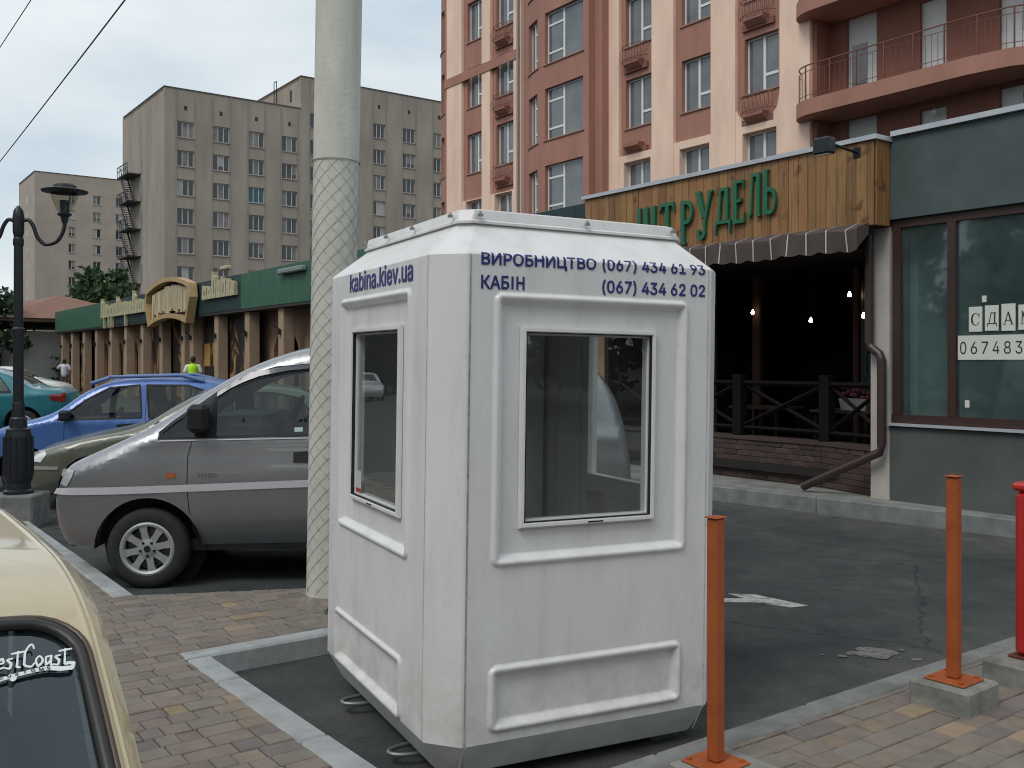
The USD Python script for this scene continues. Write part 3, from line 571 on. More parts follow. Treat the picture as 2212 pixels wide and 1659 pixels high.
def place_car(wheel_x, world, h, W2, sg=1):
    "origin so that the point (wheel_x, sg*W2) lies at world"
    a = math.radians(h); c, s_ = math.cos(a), math.sin(a); return (world[0] - (wheel_x * c - sg * W2 * s_), world[1] - (wheel_x * s_ + sg * W2 * c), world[2])
def c4(x, y): return (vx(x * .3438), vz(726 + y * .3438))
vw_q = Polygon([c4(1008, 640), c4(1003, 612), c4(1060, 560), c4(1205, 452), c4(1205, 640)])
vw_d = Polygon([c4(1335, 632), c4(1330, 400), c4(1420, 345), c4(1500, 305), c4(1600, 268), c4(1780, 232), c4(1965, 215), c4(1950, 625)])
vw_r = Polygon([c4(2030, 625), c4(2045, 212), c4(2900, 175), c4(2910, 600)]); vw_b = Polygon([c4(2990, 600), c4(2990, 180), c4(3420, 185), c4(3500, 230), c4(3520, 600)])
def build_van(root, paint, detail=True):
    t0, t1 = van.t_at(vx(305)), van.t_at(vx(560)); scr = Polygon([(t0, -.90), (t1, -.86), (t1, .86), (t0, .90)])
    tr0, tr1 = van.t_at(.10, False), van.t_at(.02, False)
    van.build(root, paint, (3.88, 1.03), .315, [vw_q, vw_d, vw_r, vw_b], scr, None, zl=.32, rim='alloy', ra=.402, seats=((2.55, 1), (1.5, 1)), seam_x=[[c4(1195, 650), c4(1168, 760), c4(1165, 960), c4(1175, 1100), c4(1225, 1345)], [c4(1985, 640), c4(1990, 900), c4(1985, 1345)]], dashx=3.05, seathead=1.50, trim=.02, dash_h=.15)
    # black surround joining the front windows, with the drip strip above
    sur = Polygon([c4(983, 655), c4(983, 605), c4(1100, 520), c4(1330, 352), c4(1500, 250), c4(1700, 190), c4(1960, 168), c4(1960, 645)]).buffer(0)
    for p in (vw_q, vw_d): sur = sur.difference(p.buffer(.012))
    stripe = Polygon([c4(338, 1003), c4(355, 968), c4(460, 955), c4(1200, 935), c4(1950, 912), c4(3500, 880), c4(3500, 925), c4(1950, 958), c4(1200, 980), c4(460, 1002)])
    for sg in (1, -1):
        part('window_surround', van.side(sur, sg, .010, .04), trim_black, root, smooth=40)
        part('rain_visor', van.side(Polygon([c4(1335, 385), c4(1420, 330), c4(1500, 290), c4(1600, 252), c4(1780, 217), c4(1955, 200), c4(1955, 172), c4(1780, 188), c4(1600, 218), c4(1500, 252), c4(1400, 312), c4(1335, 355)]), sg, .016, .04), M('visor_grey', (.075, .085, .10), rough=.25, coat=.5), root, smooth=40)
        part('side_stripe', van.side(stripe, sg, .009, .04), M('stripe_light', (.52, .51, .54), rough=.4, coat=.4, var=.04), root, smooth=40)
        lens(van, root, 'headlight', Polygon([c4(384, 935), c4(386, 880), c4(402, 842), c4(486, 846), c4(470, 900), c4(440, 950)]), sg, lamp_glass)
        lens(van, root, 'side_indicator', Polygon([c4(1040, 868), c4(1088, 866), c4(1088, 888), c4(1040, 892)]).buffer(.006), sg, amber)
        lens(van, root, 'door_handle', Polygon([c4(1835, 745), c4(1940, 740), c4(1940, 795), c4(1835, 795)]).buffer(.012), sg, dark, .012)
        part('sill_strip', van.side(Polygon([c4(1230, 1348), c4(3300, 1335), c4(3300, 1357), c4(1230, 1372)]), sg, .012, .04), trim_black, root, smooth=40)
        part('belt_moulding', van.side(Polygon([c4(980, 668), c4(1000, 652), c4(1955, 640), c4(1955, 650), c4(1000, 664)]), sg, .010, .04), M('stripe_light'), root, smooth=40)
        bx, bz = c4(1262, 470); w = float(van.W(bx, bz))
        part('mirror', RB(bx - .05, bx + .10, *sorted((sg * (w + .03), sg * (w + .19))), bz - .17, bz + .05, b=.035), trim_black, root, smooth=30)
        part('arch_lip', van.side(Point(3.88, .315).buffer(.425, quad_segs=16).difference(Point(3.88, .315).buffer(.403, quad_segs=16)).intersection(sbox(0, .32, 5, 1)), sg, .006, .03), paint, root, smooth=40)
        bp = Polygon([c4(1235, 890), c4(1345, 886), c4(1345, 870), c4(1235, 872)])
        m = letters('H200', .035, .14, False); x1, zz1 = c4(1235, 892); v = m.vertices; xx = x1 - v[:, 0] if sg > 0 else x1 - .14 + v[:, 0]
        yy = van.W(xx, zz1 + v[:, 1]) + .003 + v[:, 2]; part('badge', tri(np.c_[xx, sg * yy, zz1 + v[:, 1]], m.faces if sg < 0 else m.faces), M('badge_grey', (.12, .12, .12), rough=.4), root)
    part('bumper_insert', van.top(Polygon([(.12, -.6), (.30, -.6), (.30, .6), (.12, .6)]), .004), dark, root)
vroot = thing('silver_van', 'silver grey van with light side stripe and alloy wheel, parked behind the pole', 'van', place_car(3.88, (-2.86, 7.60, Z0), VH, .91), VH)
build_van(vroot, M('van_paint', (.33, .33, .345), rough=.38, metal=.88, var=.05, scale=3, coat=.7, coatrough=.06))
dw = van.W(*c4(1840, 600)); part('window_ticket', van.side(Polygon([c4(1828, 610), c4(1880, 608), c4(1880, 580), c4(1828, 582)]), 1, -.004, .05), M('ticket_paper', (.45, .6, .58), rough=.7), vroot)
# --- saloons and hatchbacks
def outline(L, pts): return [(L - x, z) for x, z in pts]
lan_o = outline(4.2, [(.06, .24), (.0, .45), (.02, .58), (.10, .66), (.35, .76), (.75, .86), (1.12, .93), (1.30, .99), (1.65, 1.20), (1.95, 1.35), (2.25, 1.415), (2.7, 1.425), (3.15, 1.37), (3.55, 1.16), (3.72, 1.02), (4.10, .96), (4.17, .85), (4.2, .5), (4.14, .26)])
def saloon(name, label, loc, h, col, metal=.35, L=4.2, pts=lan_o, width=1.68, belt=.90, seatx=1.9, sg=1, wx=None, gl=None, wr=.29, hb=False, wins=None, dash=2.75, group=None, step=.07):
    root = thing(name, label, 'car', loc, h, group); c = Car(pts, width, belt, tum=.30, round_=.10, nose=.22, tail=.16, step=step, crown=.03, bulge=.16)
    wx = wx or (L - .78, .82)
    if wins is None:
        wins = [Polygon([(L - 1.42, belt + .03), (L - 1.82, 1.22), (L - 2.10, 1.335), (L - 2.30, 1.35), (L - 2.32, belt + .03)]), Polygon([(L - 2.40, belt + .03), (L - 2.38, 1.355), (L - 2.75, 1.355), (L - 3.08, 1.29), (L - 3.34, belt + .05)])]
    f0, f1 = c.t_at(L - 1.28), c.t_at(L - 1.93); r0, r1 = c.t_at(L - 3.12, False), c.t_at(L - 3.66, False)
    c.build(root, paintmat(name + '_paint', col, metal), wx, wr, wins, Polygon([(f0, -.88), (f1, -.84), (f1, .84), (f0, .88)]), None if hb else Polygon([(r0, -.82), (r1, -.86), (r1, .86), (r0, .82)]), zl=.22, seats=((seatx, 1), (seatx - .85, 1)), seam_x=[[(L - 1.36, belt), (L - 1.30, .6), (L - 1.36, .25)], [(L - 2.36, belt), (L - 2.36, .25)]], dashx=dash, seathead=1.12, glass_=gl)
    return root, c
H_L = heading(-.97, -.24)
lroot, lc = saloon('olive_saloon', 'olive silver saloon parked between the van and the blue hatchback', (0, 0, 0), 0, (.15, .155, .12), .45)
def setloc(root, loc, h):
    p = stage.GetPrimAtPath(root); p.GetAttribute('xformOp:translate').Set(Gf.Vec3d(float(loc[0]), float(loc[1]), float(loc[2]))); p.GetAttribute('xformOp:rotateZ').Set(float(h))
setloc(lroot, place_car(3.42, (-4.78, 11.1, Z0 + .06), H_L, .84), H_L)
for sg in (1, -1):
    lens(lc, lroot, 'headlight', Polygon([(4.17, .60), (4.13, .68), (3.98, .73), (3.93, .68), (4.0, .585)]), sg, M('bright_headlamp', (.75, .76, .76), rough=.1, coat=1.))
    lens(lc, lroot, 'bumper_strip', Polygon([(4.19, .50), (3.80, .50), (3.80, .54), (4.19, .545)]), sg, M('pale_trim', (.30, .32, .28), rough=.4), .01)
    part('mirror', RB(2.62, 2.75, *sorted((sg * .82, sg * .98)), .92, 1.04, b=.03), trim_black, lroot)
mat_o = outline(3.5, [(.05, .26), (.0, .5), (.03, .64), (.14, .76), (.42, .87), (.80, .97), (1.02, 1.06), (1.40, 1.33), (1.72, 1.455), (2.2, 1.49), (2.7, 1.475), (3.08, 1.42), (3.24, 1.32), (3.36, 1.05), (3.46, .88), (3.5, .55), (3.44, .28)])
mw = [Polygon([(2.42, .97), (2.36, 1.01), (2.08, 1.22), (1.82, 1.365), (1.46, 1.395), (1.42, .99)]), Polygon([(1.32, .99), (1.36, 1.395), (.86, 1.39), (.62, 1.31), (.50, 1.10), (.56, 1.0)])]
H_M = heading(-.985, -.17)
mroot = thing('blue_hatchback', 'bright blue small hatchback with roof rails and a driver, beyond the lamp post', 'car', place_car(2.85, (-6.17, 12.22, Z0 + .09), H_M, .75), H_M)
mc = Car(mat_o, 1.50, .95, tum=.27, round_=.10, nose=.22, tail=.16, step=.06, crown=.03, bulge=.16)
mp_ = paintmat('blue_paint', (.055, .13, .36), .3)
mc.build(mroot, mp_, (2.82, .50), .275, mw, Polygon([(mc.t_at(2.44), -.88), (mc.t_at(1.86), -.84), (mc.t_at(1.86), .84), (mc.t_at(2.44), .88)]), Polygon([(mc.t_at(.30, False), -.80), (mc.t_at(.12, False), -.84), (mc.t_at(.12, False), .84), (mc.t_at(.30, False), .80)]), zl=.24, seats=((1.42, 1), (.75, 1)), seam_x=[[(2.34, .97), (2.36, .6), (2.28, .28)], [(1.37, 1.42), (1.37, .28)]], dashx=2.05, seathead=1.15)
for sg in (1, -1):
    w = float(mc.W(1.5, 1.40)); 
    part('roof_rail', MB().add(TUBE([(2.0, sg * (w - .03), 1.435), (1.85, sg * (w - .04), 1.505), (.95, sg * (w - .04), 1.525), (.72, sg * (w - .03), 1.475)], .022, 8)).add(TUBE([(2.06, sg * (w - .03), 1.42), (1.84, sg * (w - .04), 1.497)], .03, 6), TUBE([(.92, sg * (w - .04), 1.515), (.66, sg * (w - .03), 1.455)], .032, 6)), M('rail_blue', (.10, .17, .36), rough=.4), mroot, smooth=True)
    part('mirror', RB(2.26, 2.38, *sorted((sg * .74, sg * .90)), .96, 1.09, b=.03), trim_black, mroot)
    lens(mc, mroot, 'door_handle', Polygon([(1.52, .87), (1.70, .86), (1.70, .89), (1.52, .90)]).buffer(.012), sg, dark, .01); lens(mc, mroot, 'door_handle', Polygon([(1.27, .87), (1.17, .87), (1.17, .895), (1.27, .90)]).buffer(.012), sg, dark, .01)
    lens(mc, mroot, 'headlight', Polygon([(3.42, .70), (3.3, .80), (3.14, .84), (3.2, .72)]), sg, lamp_glass); lens(mc, mroot, 'side_indicator', Polygon([(2.72, .76), (2.78, .76), (2.78, .785), (2.72, .785)]), sg, redlens)
part('tail_spoiler', RB(.12, .42, -.52, .52, 1.42, 1.46, b=.015), mp_, mroot)
ted_o = outline(4.4, [(.06, .24), (.0, .45), (.03, .62), (.2, .74), (.75, .87), (1.15, .95), (1.35, 1.02), (1.75, 1.25), (2.05, 1.38), (2.35, 1.425), (2.8, 1.42), (3.2, 1.34), (3.55, 1.15), (3.75, 1.03), (4.28, .99), (4.36, .92), (4.4, .5), (4.34, .26)])
troot, tc_ = saloon('teal_saloon', 'teal green saloon seen from its tail end, left of the blue hatchback', (0, 0, 0), 0, (.012, .15, .18), .25, L=4.4, pts=ted_o, width=1.72)
H_T = heading(-.98, -.2); setloc(troot, place_car(.1, (-9.47, 20.4, .10), H_T, .80), H_T)
for sg in (1, -1): lens(tc_, troot, 'tail_light', Polygon([(.03, .74), (.30, .78), (.30, .90), (.03, .93)]), sg, redlens, .008)
wroot, wc_ = saloon('white_saloon', 'white saloon with dark windows parked by the hedge', (0, 0, 0), 0, (.62, .62, .57), .0, L=4.4, pts=ted_o, width=1.76, gl=car_glass_dark)
H_W = heading(.98, .1); setloc(wroot, (-21.7, 37.6, .10), H_W)
broot = thing('white_minibus', 'white minibus with dark windows at the left edge behind the teal saloon', 'minibus', (-20.5, 30.4, .10), heading(.95, .3))
_v = van; van = Car(vout, 1.82, vz(945), tum=.16, round_=.13, nose=.30, tail=.06, zlow=.28, step=.10)
van.build(broot, paintmat('minibus_paint', (.45, .42, .42), .0), (3.88, 1.03), .315, [vw_q, vw_d, vw_r, vw_b], Polygon([(van.t_at(vx(305)), -.9), (van.t_at(vx(560)), -.86), (van.t_at(vx(560)), .86), (van.t_at(vx(305)), .9)]), None, zl=.32, ra=.4, glass_=car_glass_dark, seats=(), trim=.03); van = _v
# --- beige car in the near left corner, seen from behind over its roof
bei_o = outline(4.0, [(.06, .26), (.0, .45), (.02, .62), (.12, .70), (.8, .80), (1.15, .88), (1.45, 1.05), (1.75, 1.24), (1.98, 1.315), (2.4, 1.345), (2.9, 1.335), (3.12, 1.295), (3.22, 1.24), (3.62, .96), (3.72, .90), (3.95, .86), (4.0, .70), (4.0, .45), (3.94, .28)])
bc = Car(bei_o, 1.50, .86, tum=-.02, round_=.022, nose=.16, tail=.12, step=.045, crown=.045, samp=.03)
H_B = math.degrees(math.atan2(D[1], D[0]))
BTOP = bc.t_at(.865, False)
bew = [Polygon([(2.58, .90), (2.25, 1.12), (2.02, 1.225), (1.62, 1.255), (1.60, .90)]), Polygon([(1.52, .90), (1.54, 1.255), (1.10, 1.24), (.78, .95), (.76, .90)])]
t1_, t2_ = bc.t_at(.845, False), bc.t_at(.35, False)
rw = rrect(t1_, t2_, -.965 * .8, .965 * .8, .075); rw = affinity.scale(rw, 1, 1 / .8, origin=(0, 0))
beige = thing('beige_hatchback', 'glossy beige hatchback in the near corner with a white script sticker on its rear window', 'car', (0, 0, 0), H_B)
bpaint = M('beige_paint', (.47, .385, .235), rough=.4, var=.03, scale=3, coat=1., coatrough=.05)
bc.build(beige, bpaint, (3.2, .82), .285, bew, Polygon([(bc.t_at(2.62), -.88), (bc.t_at(2.0), -.84), (bc.t_at(2.0), .84), (bc.t_at(2.62), .88)]), rw, zl=.24, seats=((1.9, 1), (1.1, 1)), dashx=2.6, seathead=1.05, glass_=glass('rear_tint', (.16, .22, .26), gcol=(.85, .95, 1.), ior=1.85))
ring = rw.buffer(.0); 
part('window_seal', bc.topline(list(rw.exterior.coords), .0085, .001), M('seal_rubber', (.02, .018, .016), rough=.45), beige, smooth=True)
part('seal_bead', bc.topline(list(affinity.scale(rw, 1.03, 1.014).exterior.coords), .0042, .004), M('seal_bead_brown', (.07, .045, .03), rough=.35), beige, smooth=True)
for sg in (1, -1): part('drip_rail', bc.topline([(bc.t_at(2.3), sg * .985), (bc.t_at(.9, False), sg * .985), (bc.t_at(.42, False), sg * .985)], .007, -.004), bpaint, beige, smooth=True)
mb = MB()
for k in range(14):
    q0 = t1_ + .075 + k * .033; mb.add(bc.topline([(q0, -.76), (q0, .76)], .0009, -.0035, n=4))
part('heating_wires', mb, M('heater_brown', (.03, .025, .022), rough=.6), beige)
BLOC = np.array([-.706, .284]); setloc(beige, (BLOC[0], BLOC[1], 0), H_B)
def top_text(car, m, t0, q0, off):
    "lay lettering on the rear glass: reading along +x towards the car's right side (q falling), up towards the roof (t falling)"
    m = m.subdivide_to_size(.02); v = m.vertices; w = car.W(car.up[:, 0], car.up[:, 1])
    t = t0 - v[:, 1]; wy = np.interp(t, car.tt, w); q = q0 - v[:, 0] / wy
    X, Z = np.interp(t, car.tt, car.up[:, 0]), np.interp(t, car.tt, car.up[:, 1]); nx, nz = np.interp(t, car.tt, car.nor[:, 0]), np.interp(t, car.tt, car.nor[:, 1])
    h = car.crown * (1 - q * q) + off + v[:, 2] * .3; return tri(np.c_[X + nx * h, wy * q, Z + nz * h], m.faces)
stk = M('sticker_vinyl', (.72, .74, .74), rough=.5, var=.05)
def brush(strokes, wd):
    ps = []
    for s_ in strokes:
        p = np.array(s_, float); t = np.linspace(0, 1, len(p)); tt = np.linspace(0, 1, 6 * len(p))
        f = [PchipInterpolator(t, p[:, k])(tt) for k in (0, 1)]
        for i in range(len(tt) - 1):
            a, b = (f[0][i], f[1][i]), (f[0][i + 1], f[1][i + 1]); ps.append(LineString([a, b]).buffer(wd * (1.0 - .35 * abs(2 * tt[i] - 1))))
    return unary_union(ps).simplify(.01)
# the script lettering as brush strokes on a unit body height, letter by letter
GL = {'W': ([[(0, .95), (.12, .9), (.15, .1), (.42, .75), (.50, .08), (.85, 1.05)]], .85), 'e': ([[(.05, .32), (.38, .42), (.30, .62), (.08, .42), (.12, .08), (.42, .14)]], .46),
      's': ([[(.36, .58), (.10, .50), (.30, .28), (.22, .04), (0, .10)]], .42), 't': ([[(.20, .95), (.18, .1), (.34, .05)], [(-.12, .84), (.55, .92)]], .44),
      'C': ([[(.58, 1.05), (.42, 1.3), (.12, .8), (.10, .18), (.42, .02), (.62, .2)]], .66), 'o': ([[(.22, .60), (.04, .34), (.18, .04), (.40, .32), (.22, .60)]], .46), 'a': ([[(.38, .56), (.10, .50), (.10, .08), (.36, .30), (.38, .56), (.36, .06), (.48, .04)]], .50)}
xx, sp = 0., []
for ch in 'WestCoast':
    st_, adv = GL[ch]; sp.append(affinity.translate(brush(st_, .068), xx, .055 * math.sin(xx * .8))); xx += adv
tail_ = brush([[(xx - .1, .10), (xx + .22, .05), (xx + .10, -.20), (xx - .4, -.20), (xx - 1.2, -.10), (xx - 2.4, -.24), (-.2, -.78)], [(1.6, -.28), (1.75, -.50), (1.9, -.26)]], .13)
script = unary_union(sp + [tail_]); sc_ = .118 / script.bounds[2]
tm = EXT(affinity.scale(affinity.skew(script, xs=12, origin=(0, 0)), sc_, sc_ * 1.3, origin=(0, 0)), .001)
TX, TQ = t1_ + .085, -.790
part('sticker', top_text(bc, tm, TX, TQ, .002), stk, beige)
for k, ch in enumerate('CUSTOMS'):
    lm = meshkit.text_mesh(ch, .0052, .001, bold=True); lm.apply_translation((.022 + k * .0098, -.0150 + .0021 * k - .00012 * k * k, 0)); part('sticker_letter', top_text(bc, lm, TX + .0, TQ, .0035), dark, beige)
# ------------------------------------------------------------------ street lamps
iron = M('cast_iron', (.010, .012, .016), rough=.42, var=.3, scale=12, bump=.3, bscale=40)
def build_lamp(root):
    part('base', LATHE([(.02, 0), (.19, 0), (.19, .04), (.155, .06), (.15, .14), (.172, .18), (.18, .24), (.175, .62), (.165, .78), (.150, .82), (.150, .86), (.11, .88), (.10, 1.0), (.085, 1.02), (.075, 1.20), (.068, 1.22)], 16), iron, root, smooth=30)
    part('flutes', cat([TUBE([(.178 * math.cos(a), .178 * math.sin(a), .25), (.172 * math.cos(a), .172 * math.sin(a), .76)], .013, 6) for a in np.linspace(0, 2 * np.pi, 14, endpoint=False)]), iron, root)
    part('shaft', LATHE([(.066, 1.15), (.064, 2.1), (.075, 2.12), (.075, 2.2), (.060, 2.22), (.055, 3.3), (.066, 3.32), (.066, 3.40), (.055, 3.42), (.07, 3.5), (.072, 3.7), (.06, 3.78), (.02, 3.84), (0, 3.85)], 18), iron, root, smooth=30)
    for sg in (1, -1):
        th = np.linspace(0, 1, 26); px = [.03, .12, .19, .25, .36, .48, .57, .60, .60]; pz = [3.62, 3.66, 3.58, 3.42, 3.33, 3.36, 3.48, 3.60, 3.66]; tk = np.linspace(0, 1, 9)
        part('arm', TUBE(np.c_[sg * PchipInterpolator(tk, px)(th), 0 * th, PchipInterpolator(tk, pz)(th)], .027, 8), iron, root, smooth=True)
        lx = sg * .60
        ln = part('lantern', LATHE([(0, 3.62), (.035, 3.62), (.05, 3.70), (.085, 3.72), (.09, 3.745), (.06, 3.755), (.055, 3.80), (.062, 3.86), (.062, 3.92), (.0, 3.93)], 16, (lx, 0, 0)), iron, root, smooth=30)
        part('lamp_cap', LATHE([(.17, 4.015), (.29, 4.035), (.295, 4.05), (.20, 4.075), (.155, 4.085), (.15, 4.115), (.13, 4.135), (.06, 4.15), (0, 4.155)], 28, (lx, 0, 0)), iron, ln, smooth=30)
        part('lamp_glass', LATHE([(.085, 3.76), (.12, 3.84), (.155, 3.93), (.178, 4.025)], 24, (lx, 0, 0)), M('frosted_lamp', (.50, .50, .47), rough=.35, var=.1) if False else glass('lamp_glass_clear', (.80, .80, .74), ior=1.45, rough=.2), ln, smooth=True)
lampA = thing('street_lamp', 'black cast iron two armed street lamp with bell shaped lantern, near the blue hatchback', 'street lamp', (-5.28, 10.4, .262), 4, group=None)
UsdGeom.Xformable(stage.GetPrimAtPath(lampA)).AddScaleOp().Set(Gf.Vec3f(.80, .80, .80)); part('plinth', RB(-.30, .30, -.30, .30, -.50, .0, b=.02), M('plinth_concrete', (.16, .165, .16), rough=.9, var=.3, scale=6), lampA)
build_lamp(lampA)
copy(lampA, (-29.0, 59., .45), 20, 'small distant dark street lamp in front of the hedge', name='street_lamp')
# ------------------------------------------------------------------ red apartment block (frame: x along the front to the right, y into the building)
def wallmat(name, col, var=.13, bump=.4): return M(name, col, rough=.88, var=var, scale=1.1, stretch=(1, 1, .3), detail=8, bump=bump, bscale=25)
red = wallmat('red_render', (.34, .165, .122)); peach = wallmat('peach_render', (.76, .545, .425)); redd = wallmat('dark_red_render', (.22, .092, .066))
pframe = M('white_window_frame', (.66, .67, .66), rough=.4, var=.04)
pane = M('grey_window_pane', (.125, .135, .14), rough=.06, var=.25, scale=1.2, spec=.6, coat=.4)
apt = thing('apartment_block', 'red and peach rendered apartment block with rounded bays and white framed windows', 'apartment block', (5.8, 33, 0), RX)
ZTOP, ZBOT = 25.5, -.2
FL = [4.15, 7.15, 10.15, 13.1, 16.05, 19.0]
def hole_wall(x0, x1, holes, yf, yb, mat, name='wall', poly=None):
    p = poly if poly is not None else sbox(x0, ZBOT, x1, ZTOP)
    for h in holes: p = p.difference(sbox(h[0], h[2], h[1], h[3]))
    return part(name, XZ(p, yf, yb), mat, apt)
def window(x0, x1, z0, z1, y, style, root=apt, side=None, label=None):
    "frame lies in the opening 0.15 behind the wall face y"
    w = part('window', XZ(ringpoly(x0, x1, z0, z1, .055), y, y + .07), pframe, root, label=label); fr = []
    xm = x0 + (x1 - x0) * (.50 if style != 'wide' else .46)
    fr.append(BX(xm - .045, xm + .045, y - .008, y + .06, z0 + .055, z1 - .055))
    if style == 'casement': fr.append(BX(xm + .045, x1 - .055, y + .002, y + .06, z0 + .48, z0 + .57))
    if style == 'wide':
        fr += [BX(x0 + .055, xm - .045, y + .002, y + .06, z1 - .48, z1 - .40), BX(x0 + .055, xm - .045, y + .002, y + .06, z0 + .42, z0 + .50)]
    part('frame', cat(fr), pframe, w); part('pane', BX(x0 + .05, x1 - .05, y + .03, y + .04, z0 + .05, z1 - .05), pane, w)
    part('sill', BX(x0 - .06, x1 + .04, y - .22, y - .005, z0 - .05, z0 - .003), M('sill_metal', (.30, .17, .14), rough=.5), w)
    return w
cols = [(-13.57, -11.95, -13.28, -11.98 + .02), (-11.32, -9.59, -11.01, -9.74), (-3.07, -1.38, -2.84, -1.46), (-.33, 1.37, -.06, 1.28), (2.41, 4.15, 2.68, 4.01)]
WH = 1.76
# recessed red strips with window openings, and the peach pilasters between them
for ci, (s0, s1, w0, w1) in enumerate(cols):
    holes = [(w0, w1, z, z + WH) for z in FL]; zp = 9.17 if ci >= 2 else 8.95
    hole_wall(s0, s1, [h for h in holes if h[2] > zp - .5], 0, .35, red, 'wall', sbox(s0, zp, s1, ZTOP) if ci != 4 else Polygon([(s0, 10.15 - .45), (s0 + .15, 9.45), (s0 + .45, 9.17), (s1 - .45, 9.17), (s1 - .12, 9.5), (s1, 10.0), (s1, ZTOP), (s0, ZTOP)]))
    lowp = sbox(s0, ZBOT, s1, zp) if ci != 4 else sbox(s0, ZBOT, s1, ZTOP).difference(Polygon([(s0, 9.7), (s0 + .15, 9.45), (s0 + .45, 9.17), (s1 - .45, 9.17), (s1 - .12, 9.5), (s1, 10.0), (s1, ZTOP), (s0, ZTOP)]))
    hole_wall(s0, s1, [h for h in holes if h[2] < zp - .5], -.10, .35, peach, 'wall', lowp)
    for z in FL: window(w0, w1, z, z + WH, .17, 'casement')
for s0, s1 in ((-14.82, -13.57), (-11.95, -11.32), (-9.59, -9.05), (-3.62, -3.07), (-1.38, -.33), (1.37, 2.41), (4.15, 5.25)):
    part('pilaster', BX(s0, s1, -.13, .35, ZBOT, ZTOP), peach, apt)
part('string_course', BX(-14.82, -9.2, -.17, -.131, 14.35, 14.75), red, apt)
part('string_course', BX(-15.0, -14.82, -.17, .3, 14.35, 14.75), red, apt)
# rounded bays
def bay(path, wins, tag):
    "path: plan polyline (x, y) left to right; walls with openings laid along it"
    pl = LineString(path); 
    def at(s_): p = pl.interpolate(s_); q = pl.interpolate(min(s_ + .01, pl.length)); r_ = pl.interpolate(max(s_ - .01, 0)); d = np.array([q.x - r_.x, q.y - r_.y]); d /= np.linalg.norm(d); return np.array([p.x, p.y]), np.array([-d[1], d[0]])
    def lay(poly, o0, o1):
        m = EXT(poly, o1 - o0).subdivide_to_size(.45); v = m.vertices; out = []
        for s_, z, o in v:
            p, n_ = at(s_); q = p + n_ * (o0 + o); out.append((q[0], q[1], z))
        m.vertices = np.array(out); m.fix_normals(); return m
    P = sbox(0, ZBOT, pl.length, ZTOP); P = shapely.segmentize(P, .4)
    hs = []
    for (a, b, z0s, h, st_) in wins:
        for z in z0s: hs.append((a, b, z, z + h, st_)); P = P.difference(sbox(a, z, b, z + h))
    part('bay_wall', lay(P, 0, .32), red, apt, smooth=30)
    for a, b, z0, z1, st_ in hs:
        w = part('window', lay(ringpoly(a, b, z0, z1, .055), .16, .22), pframe, apt)
        xm = a + (b - a) * .44; fr = [lay(sbox(xm - .05, z0 + .05, xm + .05, z1 - .05), .152, .215)]
        if st_ == 'wide': fr += [lay(sbox(a + .05, z1 - .52, xm - .05, z1 - .44), .154, .215), lay(sbox(a + .05, z0 + .40, xm - .05, z0 + .48), .154, .215)]
        else: fr += [lay(sbox(xm + .05, z1 - .52, b - .05, z1 - .44), .154, .215), lay(sbox(xm + .05, z0 + .40, b - .05, z0 + .48), .154, .215)]
        part('frame', cat(fr), pframe, w); part('pane', lay(sbox(a + .05, z0 + .05, b - .05, z1 - .05), .18, .19), pane, w)
        part('sill', lay(sbox(a - .08, z0 - .05, b + .08, z0 - .003), -.05, .155), M('sill_metal'), w)
th = np.linspace(0, 1, 14)
bl = [(-9.05 + 1.75 * (1 - math.cos(t * math.pi / 2)) * 1.0, -.75 * math.sin(t * math.pi / 2) + .05) for t in th]
bl = [(-9.0 + 2.05 * math.sin(t * math.pi / 2) ** 1.0 * t ** .35, .05 - .80 * math.sin(t * math.pi / 2)) for t in th]
path = bl + [(-6.7, -.76), (-4.02, -.76)]
ln = LineString(path).length; lt = LineString(bl).length
FB = [z + .2 for z in FL]
bay(path, [(lt - 1.25, lt - .22, FB, 1.95, 'narrow'), (ln - 2.62, ln - .32, FB, 2.0, 'wide')], 'mid')
part('bay_return', BX(-4.02 + .001, -3.62, -.45, .35, ZBOT, ZTOP), red, apt); part('bay_end', BX(-4.02 - .3, -4.021, -.75 + .33, .35, ZBOT, ZTOP), red, apt)
bl2 = [(-14.82 - .02 - 2.0 * math.sin(t * math.pi / 2), -.05 + 1.9 * (1 - math.cos(t * math.pi / 2))) for t in th][::-1]
l2 = LineString(bl2).length; bay(bl2, [(l2 - .95, l2 - .35, FB, 1.85, 'narrow'), (l2 - 2.1, l2 - 1.25, FB, 1.85, 'narrow')], 'end')
part('downpipe', TUBE([(-9.16, -.22, 0), (-9.16, -.22, ZTOP)], .06, 10), M('pipe_grey', (.28, .24, .23), rough=.5), apt)
part('side_wall', BX(-16.86, -16.66, 1.9, 14, ZBOT, ZTOP), red, apt); part('core_wall', BX(-15.9, 14, .9, 1.1, ZBOT, ZTOP), red, apt); part('roof_slab', BX(-16.2, 16, .9, 14, ZTOP - .3, ZTOP), red, apt)
